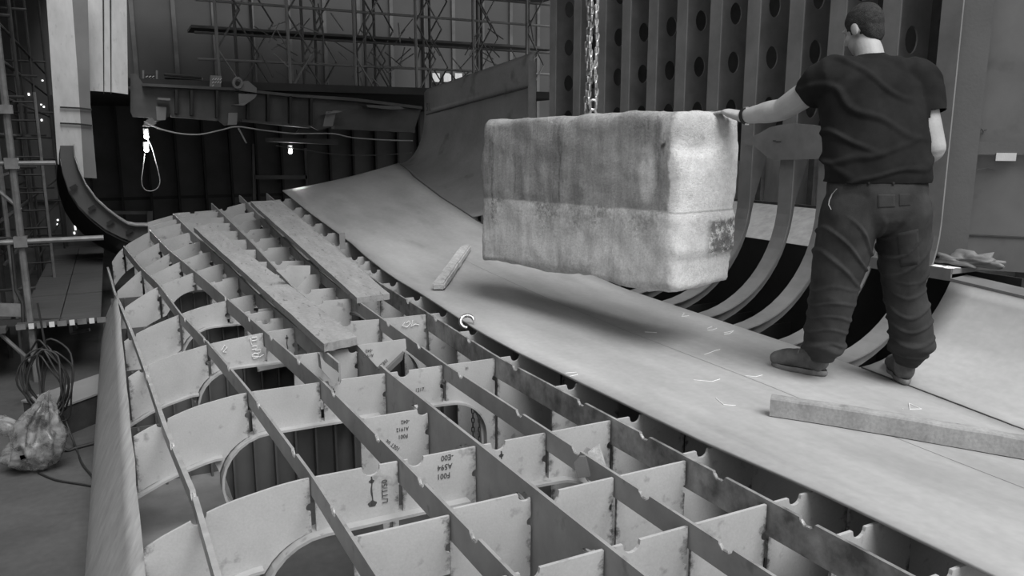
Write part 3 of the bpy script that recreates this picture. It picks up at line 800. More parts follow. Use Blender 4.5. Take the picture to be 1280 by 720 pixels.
# pale batten on the plate
z_ = lambda x, y: Zshell(y, x)+.016
p0, p1 = onz(548, 357, -1.13), onz(583, 310, -1.02)
p0.z = z_(p0.x, p0.y)+.035; p1.z = z_(p1.x, p1.y)+.035
d_ = (p1-p0).normalized(); s_ = d_.cross(Vector((0, 0, 1))).normalized()
bm = bmesh.new()
v_, f_ = merge(box_vf((p0+p1)/2, .10, (p1-p0).length, .062, s_, d_, s_.cross(d_)))
vs = [bm.verts.new(q) for q in v_]; [bm.faces.new([vs[i] for i in q]) for q in f_]
bmesh.ops.recalc_face_normals(bm, faces=bm.faces)
bmesh.ops.bevel(bm, geom=bm.edges[:], offset=.012, segments=2, affect='EDGES')
bmesh.ops.subdivide_edges(bm, edges=[e for e in bm.edges if e.calc_length() > .3], cuts=10, use_grid_fill=True)
for v in bm.verts: v.co += Vector((noise.noise(v.co*9), noise.noise(v.co*9+Vector((5, 0, 0))), noise.noise(v.co*12)))*.006
o = obj('batten', bm, M['woodlight']); tag(o, 'short pale wooden block lying on the shell plate left of the concrete block', 'wood block')
# balk lower right
q0, q1 = onz(961, 530, -1.262), onz(1283, 574, -1.262)
dd = (q1-q0).normalized(); q1 = q1+dd*.9; ss = Vector((-dd.y, dd.x, 0))
if ss.dot(CF) < 0: ss = -ss
P = []
for i in range(31):
    p = q0.lerp(q1, i/30); row = []
    for a, b in ((0, 0), (0, .035), (.0, .078), (.004, .086), (.03, .088), (.06, .086), (.062, .0)):
        q = p+ss*a+Vector((0, 0, b)); q += ss*(.003*noise.noise(q*9)); q.z = z_(q.x, q.y)+b+.002+(.004*noise.noise(q*14) if b > .05 else 0); row.append(q)
    P.append(row)
V_, F_ = [p for r in P for p in r], []
m_ = 7
for i in range(30):
    for j in range(m_): a = i*m_+j; b = i*m_+(j+1) % m_; F_.append((a, b, b+m_, a+m_))
F_ += [tuple(range(m_))[::-1], tuple(30*m_+j for j in range(m_))]
o = obj('timber_balk', (V_, F_), M['beam']); tag(o, 'long grey timber balk lying on the plate at the lower right', 'timber')
# C-shaped hook on the plate edge
hp = Vector((2.15, 4.75, -1.19)); 
hc = onz(584, 402, -1.185)
pts = []; rad = []
for i in range(26):
    a = R_(-70+290*i/25+55); pts.append(hc+CR*(math.cos(a)*.045)+(up_*.8+CF*.6).normalized()*(math.sin(a)*.045)); rad.append(.013 if i > 4 else .003+.0025*i)
o = obj('c_hook', tube_vf(pts, rad, 10), M['steelbright'], None, True); tag(o, 'bright steel C-shaped hook gripping the edge of the shell plate', 'hook')
# chain hanging in a cell
p0 = Vector((1.80, 3.92, -1.47))
p0 = onu(595, 492, 4.14)
hc_ = empty('hanging_chain', p0, 'dark chain hanging down inside a cell of the framework', 'chain')
for s in (-.02, .02):
    for k in range(12):
        obj('link', link_vf(p0+CR*s+Vector((0, 0, -.02-k*.03)), up_, CR if k % 2 else CF, .04, .024, .004), M['scaf'], hc_)

# ---------------------------------------------------------------- writing
def text(s, size, origin, xd, yd, m=M['ink'], parent=None, name='stencil', ext=.0006, sx=.9):
    cu = bpy.data.curves.new('t', 'FONT'); cu.body = s; cu.size = size; cu.extrude = ext; cu.resolution_u = 2; cu.space_line = 1.0
    t = bpy.data.objects.new('t', cu); C.objects.link(t)
    bpy.context.view_layer.update()
    me = bpy.data.meshes.new_from_object(t.evaluated_get(bpy.context.evaluated_depsgraph_get())); bpy.data.objects.remove(t)
    xd = Vector(xd).normalized()*sx; yd = Vector(yd).normalized(); zd = xd.cross(yd).normalized()
    me.transform(Matrix(((xd.x, yd.x, zd.x, origin.x), (xd.y, yd.y, zd.y, origin.y), (xd.z, yd.z, zd.z, origin.z), (0, 0, 0, 1))))
    off = wloc(parent); me.transform(Matrix.Translation(-off))
    me.materials.clear(); me.materials.append(m)
    o = bpy.data.objects.new(name, me); C.objects.link(o)
    if parent: o.parent = parent
    return o
X_, Zd = Vector((1, 0, 0)), Vector((0, 0, 1))
def rot180(s, px, py, u, size): text(s, size, onu(px, py, u-.003), -X_, -Zd, parent=hull)
rot180('-E00', 567, 567, 2.82, .034); rot180('A594', 565.5, 578.5, 2.82, .034); rot180('F001', 563, 590, 2.82, .034)
rot180('-042', 512, 524, 3.36, .026); rot180('A1912', 511, 533, 3.36, .026); rot180('F001', 510, 542, 3.36, .028)
text('50 T301', .028, onu(484, 549, 3.357), X_*.75-Zd*.66, -X_*-.66*-1-Zd*.75, parent=hull)
rot180('-042', 466, 436, 4.117, .026); rot180('A1912', 467, 442, 4.117, .026)
text('50 T301', .028, onu(472, 464, 4.115), X_*.75+Zd*.6, -X_*.6+Zd*.75, parent=hull)
text('L/TT/50', .034, onu(485, 628, 2.815), Zd, -X_, parent=hull)
text('57 AW', .03, onu(507, 606, 2.815), X_*.75-Zd*.4, X_*.4+Zd*.75, parent=hull)
text('1217', .03, onu(519, 490, 3.995), X_, Zd, parent=hull)
text('OU', .05, onu(531, 124, 9)*0+Vector((VT-.012, 11.35, zseam(11.35)+.08)), Vector((0, -1, 0)), Zd, parent=up) if False else text('S L', .17, Vector((VT-.012, 11.50, zseam(11.4)+.05)), Vector((0, -1, 0)), Zd, parent=up)
def chalk(pts, r=.0022, parent=hull, m=M['chalk']): return obj('chalk_mark', tube_vf(pts, r, 5), m, parent)
def loops(seq, plane, parent=hull, r=.0022): return chalk([plane(*q) for q in seq], r, parent)
# looping chalk scrawl on a frame plate
pl = lambda x, y: onu(x, y, 5.17)
loops([(315, 422), (321, 421), (321, 425), (315, 426), (313, 423), (314, 429), (315, 431)], pl)
loops([(315, 433), (321, 432), (321, 436), (315, 437)], pl); loops([(319, 438), (326, 437), (325, 441), (318, 442)], pl)
loops([(315, 444), (319, 441), (323, 443), (322, 447), (317, 448), (315, 445), (325, 446), (330, 443)], pl)
loops([(277, 438), (281, 431), (284, 434), (279, 440), (283, 440)], pl)
pl = lambda x, y: onu(x, y, 4.9 if False else 5.17)
loops([(506, 403), (503, 407), (509, 409), (513, 404), (511, 401), (508, 404)], pl); loops([(516, 400), (514, 408), (519, 405), (524, 406)], pl)
# chalk triangles and strokes on the plate
zp = lambda x, y: (lambda p: Vector((p.x, p.y, z_(p.x, p.y)+.0005)))(onz(x, y, -1.21))
for seq in ([(853, 396), (861, 399), (852, 400), (855, 396)], [(884, 413), (890, 411), (896, 413), (890, 415), (884, 415)], [(905, 418), (917, 416), (912, 419), (905, 420)], [(806, 416), (821, 417)], [(880, 443), (895, 438), (900, 437)],
            [(1137, 495), (1153, 501), (1138, 502), (1137, 495)], [(1129, 502), (1130, 502)], [(867, 473), (890, 475), (900, 472)], [(895, 495), (905, 503), (920, 504)], [(932, 468), (945, 469), (953, 467)], [(707, 464), (720, 463), (722, 466), (712, 468)]):
    loops(seq, zp, deck_plate, .0018)
pr = lambda x, y: (lambda p: p-N1*.012)(ray(x, y)*((O1-N1*.008).dot(N1)/ray(x, y).dot(N1)))
for seq in ([(1225, 164), (1227, 161), (1229, 164), (1228, 168)], [(1230, 163), (1233, 162)]): chalk([pr(*q) for q in seq], .004, side, M['ink'])
chalk([pr(*q) for q in ((1212, 219), (1222, 212), (1235, 210), (1245, 213))], .002, side, M['bracket'])
for k in range(14): obj('stencil', box_vf(pr(1194+(k % 2)*2, 109+k*4.2), .03, .001, .008, D1, N1), M['ink'], side)
text('01', .022, onu(582, 462, 3.995), X_, Zd, parent=hull)

# ---------------------------------------------------------------- hall behind: next hull block, girder, trusses
nb = empty('hanging_hull_girder', (2.8, 13, 0), 'dark ship girder spanning above the back of the hall with scalloped brackets', 'ship girder')
def pu(q, u): return [onu(x, y, u) for x, y in q]
obj('web', slab(pu([(163, 92), (163, 140), (166, 146), (184, 147), (196, 152), (204, 150), (216, 143), (271, 149), (281, 157), (293, 156), (303, 149), (386, 157), (398, 163), (410, 160), (420, 157), (518, 163), (527, 134), (440, 124), (365, 118), (290, 112), (214, 107), (180, 106), (170, 92)], 13.0), (0, .05, 0)), M['girder'], nb)
obj('top_flange', slab(pu([(178, 104), (290, 109.5), (365, 117.5), (440, 122), (528, 133), (528, 136.5), (440, 126), (365, 121), (290, 113), (178, 107.5)], 12.85), (0, .6, 0)), M['girder'], nb)
obj('lower_flange', slab(pu([(214, 143), (272, 148), (272, 151), (214, 146)], 12.9), (0, .2, 0)), M['girder'], nb)
obj('lower_flange', slab(pu([(303, 149), (388, 157), (388, 160), (303, 152)], 12.9), (0, .2, 0)), M['girder'], nb)
obj('lower_flange', slab(pu([(418, 157), (519, 162), (519, 166), (418, 161)], 12.9), (0, .2, 0)), M['girder'], nb)
for x, y0, y1 in ((219, 112, 142), (238, 113, 144), (270, 113, 147), (309, 115, 149), (334, 118, 152), (362, 120, 155), (388, 122, 156)):
    obj('web_stiffener', slab(pu([(x, y0), (x+3, y0), (x+3, y1), (x, y1)], 12.85), (0, .15, 0)), M['dark'], nb)
for q in ([(195, 133), (208, 134), (207, 150), (196, 150)], [(286, 141), (297, 141), (296, 156), (285, 156)], [(298, 117), (321, 118), (319, 122), (305, 132), (299, 131)], [(408, 139), (420, 140), (416, 158), (404, 158)]):
    obj('bracket', slab(pu(q, 12.7), (0, .03, 0)), M['grey'], nb)
obj('bracket', slab(pu([(291, 131), (305, 132), (318, 123), (300, 130)], 12.6), (0, .3, 0)), M['grey'], nb)
obj('bracket', slab(pu([(197, 122), (213, 123), (213, 125), (197, 124)], 12.6), (0, .35, 0)), M['grey'], nb)
obj('bracket', slab(pu([(407, 143), (418, 138), (428, 139), (421, 141)], 12.6), (0, .35, 0)), M['grey'], nb)
obj('deck_underside', box_vf((3.6, 16.6, .86), 8.2, 7.1, .12), M['dark'], nb)
obj('light_shelf', slab(pu([(375, 160), (392, 159), (396, 167), (371, 166)], 13.6), (0, .1, 0)), M['girder'], nb)
obj('underslung_plate', slab(pu([(342, 172), (422, 174), (423, 181), (342, 177)], 14.0), (0, .8, 0)), M['girder'], nb)
obj('underslung_plate', slab(pu([(458, 131), (500, 133), (506, 136), (490, 137), (460, 134)], 12.6), (0, .3, 0)), M['bracket'], nb)
obj('knuckle', slab(pu([(183, 150), (190, 147), (196, 154), (190, 158), (178, 158)], 12.9), (0, .05, 0)), M['rib'], nb)
# ring lug on top
rl = empty('lifting_lug', onu(305, 108, 12.8), 'grey lifting lug with a ring on the girder', 'lug')
obj('lug_plate', slab(pu([(300, 113), (301, 102), (310, 101), (321, 110), (321, 116)], 12.8), (0, .05, 0)), M['grey'], rl)
rp_ = [onu(297+5*math.cos(a), 104+6*math.sin(a), 12.75) for a in [i*math.pi/7 for i in range(14)]]
obj('ring', tube_vf(rp_, .025, 6, True), M['grey'], rl)
# control cabinet, pipes bundle on the girder
cb = empty('cage_box', onu(192, 107, 13.2), 'small open box with a striped vent above the lamps', 'box')
obj('back', slab(pu([(178, 92), (197, 92), (197, 107), (178, 105)], 13.4), (0, .05, 0)), M['dark'], cb)
obj('frame', merge(*[tube_vf(pu(q, 13.3), .018, 4) for q in ([(179, 88), (179, 106)], [(179, 106), (197, 107)], [(196, 88), (196, 107)])]), M['scaf'], cb)
for k in range(6): obj('slot', slab(pu([(182+k % 3*4, 96+k//3*3.6), (184.5+k % 3*4, 94.6+k//3*3.6), (185+k % 3*4, 95.3+k//3*3.6), (182.5+k % 3*4, 96.8+k//3*3.6)], 13.36), (0, .01, 0)), M['white'], cb)
for k in range(7):
    p = [onu(205+k*.6, 93+k*2.1, 13.2+k*.05), onu(252+k, 97+k*2.0, 13.3+k*.05)]
    o = obj('pipe', tube_vf(p, .022, 6), M['rib'] if k % 2 else M['dark']); tag(o, ['uppermost', 'second from the top', 'third from the top', 'middle', 'third from the bottom', 'second from the bottom', 'lowest'][k]+' pipe of the bundle on the girder above the lamps', 'pipe', 'pipe bundle on the girder')
ms = empty('mesh_box', onu(270, 112, 13.0), 'box with rows of white slots beside the pipe bundle', 'box')
obj('front', slab(pu([(263, 94), (277, 95), (276, 112), (262, 111)], 13.0), (0, .1, 0)), M['rib'], ms)
for k in range(9): obj('slot', slab(pu([(265+k % 4*3.2, 99.5+k//4*4), (267+k % 4*3.2, 97.5+k//4*4), (267.7+k % 4*3.2, 98.2+k//4*4), (265.6+k % 4*3.2, 100.2+k//4*4)], 12.97), (0, .01, 0)), M['white'], ms)
# staging trusses behind the girder
st = empty('staging', (4, 17, .9), 'lattice of scaffold staging standing behind the girder', 'scaffolding')
for k in range(17):
    x = 1.9+k*.42; yk = 15.4+(k % 3)*.7
    obj('standard', tube_vf([(x, yk, .9), (x, yk, 4.5)], .03, 6), M['girder'] if k % 3 else M['grey'], st)
for k in range(16):
    x = 1.9+k*.42; yk = 15.4+(k % 3)*.7
    for j in range(5):
        z0 = .95+j*.70; a, b = (x, x+.42) if (j+k) % 2 else (x+.42, x)
        obj('brace', tube_vf([(a, yk, z0), (b, yk, z0+.70)], .018, 5), M['girder'] if (j+k) % 3 else M['grey'], st)
for j in range(7):
    obj('ledger', tube_vf([(1.6, 15.6+.25*(j % 3), 1.0+j*.5), (9.2, 15.6+.25*(j % 3), 1.0+j*.5)], .025, 6), M['grey'] if j % 2 else M['girder'], st)
for k in range(70):
    x, z_0 = rnd(2.6, 8.4), rnd(.95, 2.2); y = rnd(15.2, 16.6); a = rnd(-1, 1)
    obj('brace', tube_vf([(x, y, z_0), (x+.45*a, y+.1, z_0+rnd(.15, .5))], .014, 4), M['rib'] if k % 3 == 0 else M['girder'], st)
for j in range(3):
    obj('walkway', box_vf((5.6, 17.0, 1.02+j*1.15), 8.0, .8, .05), M['girder'], st)
for k in range(3): obj('window_opening', box_vf(onu(545+k*14, 97, 26.7), .28, .05, .3), M['white'], bpy.data.objects['wall_far'])
# white corner posts and panels at the left
wp = empty('white_column', onu(92, 222, 12.4), 'white painted hanging column with a grey side and two rusty scars', 'column')
obj('face', slab(pu([(56, -30), (88, -30), (97, 92), (105, 222), (100, 222), (72, 205)], 12.4), (0, .03, 0)), M['white'], wp)
obj('side_face', slab(pu([(88, -30), (109, -30), (113, 130), (121, 223), (105, 222), (97, 92)], 12.4), (0, .03, 0)), M['grey'], wp)
for y in (134, 154): obj('scar', slab(pu([(75, y-1), (98, y), (115, y+2), (115, y+4), (98, y+2), (75, y+1)], 12.36), (0, .02, 0)), M['dark'], wp)
o = obj('white_panel', slab(pu([(104, -30), (158, -30), (160, 118), (140, 115), (108, 113)], 12.8), (0, .05, 0)), M['white']); tag(o, 'white painted panel beside the hanging column above the dark opening', 'panel')
for x in (129, 138): obj('rust_run', slab(pu([(x-1, -10), (x+1, -10), (x+1.2, 117), (x+.3, 117)], 12.78), (0, .01, 0)), M['dark'], o)
# curved bilge frame piece
cf = empty('bilge_frame', onu(185, 300, 12), 'curved grey bilge frame sweeping down under the white column', 'ship frame')
inner = [(92, 182), (93, 197), (98, 212), (107, 232), (120, 250), (135, 264), (150, 275), (160, 281), (170, 283), (185, 283), (205, 281)]
outer = [(204, 316), (185, 309), (168, 303), (152, 297), (132, 287), (113, 272), (98, 257), (86, 238), (78, 214), (75, 196), (75, 182)]
obj('web', slab(pu(inner+outer, 12.0), (0, .03, 0)), M['bracket'], cf)
inn = [onu(x, y, 11.9) for x, y in inner]
obj('flange', grid_vf([inn, [p+Vector((0, .35, 0)) for p in inn]], (0, 0, .02)), M['rib'], cf)
out = [onu(x, y+2, 12.0) for x, y in reversed(outer)]
obj('shell', grid_vf([out, [p+Vector((-.15, .0, -.0))+Vector((0, 1.6, -.35)) for p in out]], (0, 0, -.02)), M['inner'], cf)
for q in ((90, 232), (113, 258), (136, 276), (160, 287)): obj('clip', box_vf(onu(q[0]+2, q[1]+2, 11.95), .09, .03, .05, Vector((1, 0, .6)), None, Vector((-.6, 0, 1))), M['dark'], cf)
# window-like frame on the back bulkhead
fr = empty('hatch_frame', (1.3, 18, -1.2), 'pale door-like steel frame low on the back bulkhead', 'frame')
obj('lintel', slab(pu([(141, 264), (190, 264), (190, 268), (141, 268)], 18), (0, .1, 0)), M['rib'], fr)
obj('jamb', slab(pu([(184, 264), (191, 264), (191, 284), (184, 284)], 17.9), (0, .1, 0)), M['rib'], fr)
ff = empty('bulkhead_frame', onu(345, 250, 19), 'dark upright doorway frame on the back bulkhead under the single lamp', 'frame')
for q in ([(315, 180), (318, 180), (320, 250), (316, 250)], [(380, 185), (384, 185), (386, 240), (383, 240)], [(318, 219), (384, 219), (384, 224), (318, 224)]):
    obj('rail', slab(pu(q, 19.0), (0, .1, 0)), M['girder'], ff)

# lamps
def lamp(px, py, u, label, group, power=9):
    p = onu(px, py, u)
    t = empty('work_lamp', p+Vector((0, 0, .10)), label, 'lamp', group)
    bm = bmesh.new(); bmesh.ops.create_uvsphere(bm, u_segments=12, v_segments=8, radius=.036); bmesh.ops.translate(bm, vec=p, verts=bm.verts)
    obj('bulb', bm, M['bulb'], t, True)
    obj('socket', tube_vf([p+Vector((0, 0, .03)), p+Vector((0, 0, .12))], .042, 10), M['rib'], t)
    l = bpy.data.lights.new('bulb_light', 'POINT'); l.energy = power; l.shadow_soft_size = .06
    lo = bpy.data.objects.new('bulb_light', l); C.objects.link(lo); lo.location = p+Vector((0, -.1, -.02))
    lo.parent = t; lo.location = lo.location-t.location
lamp(183, 171, 13.4, 'lit work lamp under the girder, upper of the two at the left', 'work lamps')
lamp(183, 187.5, 13.4, 'lit work lamp under the girder, lower of the two at the left', 'work lamps')
lamp(363, 190, 14.5, 'single lit work lamp in front of the back bulkhead', 'work lamps')
tl = obj('tube_lamp', tube_vf([onu(146.5, 325, 13), onu(148.5, 339, 13)], .02, 6), M['glint']); tag(tl, 'small upright lit tube lamp in the dark by the framework tip', 'lamp')
def cable(name, pts, r, m, label, cat='cable', group=None, sub=6):
    P = [Vector(p) for p in pts]; out = []
    for i in range(len(P)-1):
        a = P[max(0, i-1)]; b = P[i]; c_ = P[i+1]; d = P[min(len(P)-1, i+2)]
        for k in range(sub):
            t = k/sub; out.append(.5*((2*b)+(c_-a)*t+(2*a-5*b+4*c_-d)*t*t+(-a+3*b-3*c_+d)*t**3))
    out.append(P[-1]); o = obj(name, tube_vf(out, r, 6), m, None, True); return tag(o, label, cat, group)
cable('cable', pu([(180, 152), (200, 161), (225, 167), (250, 168), (275, 163), (297, 158.5), (330, 163), (370, 167), (415, 167), (440, 172), (480, 175), (516, 176)], 12.6), .011, M['cablepale'], 'pale cable looping under the girder towards the curved plate')
cable('cable', pu([(183, 172), (190, 185), (198, 215), (200, 228), (196, 236), (188, 239), (180, 236), (177, 226), (179, 208), (181, 192)], 13.4), .008, M['rib'], 'thin cable loop hanging below the pair of lamps')
cable('cable', pu([(298, 160), (308, 179)], 12.6), .012, M['rib'], 'short stray cable end hanging from the girder')
cable('cable', pu([(345, 182), (380, 187), (420, 193), (470, 194), (515, 191)], 13.8), .010, M['girder'], 'thin dark cable behind the single lamp')

# ---------------------------------------------------------------- scaffolding at the left
sc = empty('scaffold_bay', onz(38, 400, -1.7), 'near scaffold bay with a tall galvanised upright and couplers at the left', 'scaffolding')
base = onz(38, 402, -1.7); U0 = base.y
pt = lambda x, y: onu(x, y, U0)
def tubeo(name, a, b, r, m, parent): return obj(name, tube_vf([a, b], r, 8), m, parent)
tubeo('standard', Vector((base.x-.0, U0, FLOOR)), Vector((base.x, U0, 2.6)), .033, M['scaf'], sc)
bx = base.x
for y, x1, m in ((204, 70, 'scaf'), (302, 130, 'scaf')):
    a = pt(20, y); a.x = bx; b = pt(x1, y+3 if y < 250 else y)
    tubeo('ledger', Vector((bx-.9, U0-.03, a.z)), Vector((b.x, U0-.03, a.z)), .022 if y < 250 else .026, M[m], sc)
    obj('coupler', box_vf(Vector((bx, U0-.02, a.z)), .11, .10, .10), M['scaf'], sc)
a = pt(20, 137); obj('coupler', box_vf(Vector((bx, U0-.02, a.z)), .11, .10, .08), M['scaf'], sc)
for y in (150, 206): 
    for x in ((43, 58) if y < 200 else (30, 45)): pass
tubeo('brace', pt(-30, 215), pt(26, 262), .018, M['scaf'], sc)
tubeo('brace', pt(-8, 410), pt(39, 452), .02, M['scaf'], sc)
obj('guard_frame', tube_vf([pt(-20, 299), pt(14, 297), pt(17, 330), pt(20, 362), pt(28, 378), pt(29, 404)], .016, 6), M['scafdark'], sc)
obj('toe_board', slab([pt(-60, 378), pt(27, 380), pt(27, 396), pt(-60, 394)], (0, .03, 0)), M['scaf'], sc)
obj('transom', slab([pt(-60, 402), pt(135, 397), pt(135, 404), pt(-60, 411)], (0, .05, 0)), M['scafdark'], sc)
# walkway boards
wk = empty('walkway', onz(90, 395, -1.7), 'board walkway receding between the scaffold and the framework tip', 'walkway')
for k in range(4):
    y0 = 8.55+k*1.5
    for j in range(2):
        obj('deck_board', box_vf((-.70+j*.36+.2*0-.04, y0+.74, -1.72), .35, 1.46, .04), M['deck'], wk)
for k in range(9):
    obj('end_cap', box_vf((-.88+k*.085, 8.53, -1.725), .045 if k % 2 else .08, .02, .05), M['white'] if k % 2 else M['scaf'], wk)
wl = obj('left_deck', box_vf((-1.85, 9.6, -1.74), 1.7, 2.2, .05), M['deck']); tag(wl, 'dim staging deck behind the tall scaffold upright', 'deck')
# receding forest of dark tubes
fs = empty('scaffold_tower', (-2.2, 12, FLOOR), 'dark scaffold tower of many uprights receding along the hall side', 'scaffolding')
for k in range(26):
    x = -.95-.22*(k % 4)-.9*(k//13)+rnd(-.05, .05); y = 9.0+(k % 13)*.75
    obj('standard', tube_vf([(x, y, FLOOR), (x, y, 3.45)], .022, 6), M['scaf'] if k % 5 == 0 else M['scafdark'], fs)
for k in range(16):
    z = -1.6+.42*(k % 8)
    obj('ledger', tube_vf([(-1.0-.5*(k//8), 9.0, z), (-1.0-.5*(k//8), 18.5, z)], .017, 6), M['scafdark'], fs)
for k in range(14):
    y = 9.4+k*.6; z = -1.5+(k*7 % 9)*.4
    obj('transom', tube_vf([(-3.6, y, z), (-.8, y, z)], .017, 6), M['scafdark'], fs)
ld = empty('ladder', (-1.35, 10.4, -1.7), 'narrow ladder standing in the dark scaffold', 'ladder')
for s in (0, .3): obj('stile', tube_vf([(-1.05+s, 11.4, -1.7), (-1.05+s, 11.4, .6)], .018, 6), M['scaf'], ld)
for k in range(10): obj('rung', tube_vf([(-1.05, 11.4, -1.5+k*.22), (-.75, 11.4, -1.5+k*.22)], .012, 5), M['scafdark'], ld)
for k in range(16):
    x = rnd(36, 105); y = rnd(94, 155) if k % 2 else rnd(240, 300)
    if k >= 12: x, y = rnd(92, 100), rnd(258, 285)
    if 60 < x < 122 and y < 225: x = rnd(38, 60)
    hgt = rnd(.02, .05) if k < 12 else rnd(.06, .16)
    o = obj('daylight_chink', box_vf(onu(x, y, 20.095), .03, .03, hgt), M['glint']); tag(o, 'tiny bright daylight chink in the dark behind the scaffold', 'light gap', 'daylight chinks behind the scaffold')

# plastic bag
bagc = onz(45, 588, FLOOR)
bm = bmesh.new(); bmesh.ops.create_icosphere(bm, subdivisions=5, radius=1)
for v in bm.verts:
    p = v.co.copy(); h = (p.z+1)/2
    wdt = .19*(1-.15*h) if h < .45 else .19*(1-.15*.45)*(1-(h-.45)/.55*.92)
    ang = math.atan2(p.y, p.x); ln = math.hypot(p.x, p.y)
    ridge = 1+.14*math.sin(ang*9+3*h)+.30*noise.noise(Vector((math.cos(ang)*1.5, math.sin(ang)*1.5, h*4)))+.16*noise.noise(p*5)+.10*abs(noise.noise(p*11))
    rxy = min(1, ln*1.25)*wdt*ridge
    v.co = Vector((math.cos(ang)*rxy, math.sin(ang)*rxy*.75, h*.60+.03*noise.noise(p*3)))
    v.co.x += .16*h*h
    v.co = bagc+CR*v.co.x+CF*v.co.y+Vector((0, 0, max(.002, v.co.z)))
bag = obj('plastic_bag', bm, M['bag'], None, True); tag(bag, 'crumpled clear plastic bag of rubbish on the floor at lower left', 'bag')
bm = bmesh.new(); bmesh.ops.create_icosphere(bm, subdivisions=3, radius=1)
for v in bm.verts:
    n_ = 1+.3*noise.noise(v.co*2.5); q = v.co*n_; v.co = bagc+CR*(-.17+q.x*.10)+CF*(q.y*.06)+Vector((0, 0, .33+q.z*.07+q.x*-.03))
obj('bag_lobe', bm, M['bag'], bag, True)
obj('paper_scrap', slab([onz(17, 545, FLOOR)*.93, onz(28, 548, FLOOR)*.93, onz(34, 572, FLOOR)*.93, onz(26, 575, FLOOR)*.93], CF*.004), M['woodlight'], bag)
for k, (x, y, c_) in enumerate(((30, 570, 'wood'), (48, 565, 'scaf'), (42, 580, 'white'), (55, 575, 'wood'), (28, 552, 'cable'))):
    bb = bmesh.new(); bmesh.ops.create_icosphere(bb, subdivisions=2, radius=.055)
    for v in bb.verts: v.co = v.co*(1+.5*noise.noise(v.co*20+Vector((k, 0, 0))))+onf(x, y, 5.55)
    obj('contents', bb, M[c_], bag)
# cable coil hanging on the upright
cc = onf(62, 478, 5.7)
coil = empty('cable_coil', cc, 'tangle of black cables hanging in long loops above the plastic bag', 'cable')
for k in range(9):
    pts = []; w_ = .09+.05*rnd(0, 1); h_ = .26+rnd(-.05, .08); ox = rnd(-.06, .06); oy = rnd(-.05, .05); ph = rnd(0, 6)
    for i in range(28):
        a = 2*math.pi*i/28
        pts.append(cc+CR*(ox+w_*math.cos(a)*(1+.15*math.sin(2*a+ph)))+CF*(oy+.02*math.sin(3*a+ph))+Vector((0, 0, h_*math.sin(a)+.01*math.sin(5*a+ph))))
    obj('loop', tube_vf(pts, .007, 6, True), M['cable'] if k % 3 else M['scafdark'], coil, True)
obj('hanger', tube_vf([cc+Vector((0, 0, .25)), cc+Vector((-.02, 0, .62))], .008, 6), M['cable'], coil)
obj('tie', box_vf(cc+Vector((.02, -.03, -.22)), .06, .05, .03), M['scaf'], coil)
cable('cable', [onf(64, 515, 5.6), onz(66, 540, FLOOR+.2), onz(72, 553, FLOOR+.08), onz(84, 563, FLOOR+.012), onz(95, 560, FLOOR+.012), onz(122, 553, FLOOR+.012)], .013, M['cable'], 'black cable with a pale connector trailing from the coil to the framework')
obj('connector', tube_vf([onz(69, 545, FLOOR+.15), onz(72, 552, FLOOR+.11)], .022, 8), M['white'], bpy.data.objects['cable.004'] if 'cable.004' in bpy.data.objects else None)
cable('cable', [onz(80, 520, FLOOR+.2), onz(95, 560, FLOOR+.01), onz(103, 580, FLOOR+.01), onz(118, 600, FLOOR+.01), onz(124, 625, FLOOR+.01)], .008, M['cable'], 'thin black cable curving across the floor beside the pale strake')
cable('cable', [onz(48, 591, FLOOR+.01), onz(70, 600, FLOOR+.01), onz(100, 605, FLOOR+.01), onz(122, 609, FLOOR+.01)], .007, M['cable'], 'thin grey cable on the floor below the plastic bag')
# box in the shade
bc = onz(104, 505, FLOOR+.12)
o = obj('steel_crate', box_vf(bc, .42, .75, .24, (CR*.9+CF*-.3), (CF*.9+CR*.3)), M['scafdark']); tag(o, 'dark box lying on the floor behind the cable coil', 'box')
obj('rim', box_vf(bc+Vector((0, 0, .125)), .44, .77, .015, (CR*.9+CF*-.3), (CF*.9+CR*.3)), M['grey'], o)
o = obj('trestle', merge(tube_vf([onf(87, 400, 8.6), onf(89, 416, 8.6)], .02, 6), tube_vf([onf(88, 417, 8.6), onf(112, 412, 8.6)], .02, 6), tube_vf([onf(90, 400, 8.6), onf(97, 410, 8.6)], .01, 6)), M['scaf']); tag(o, 'small angled steel hanger under the walkway', 'bracket')

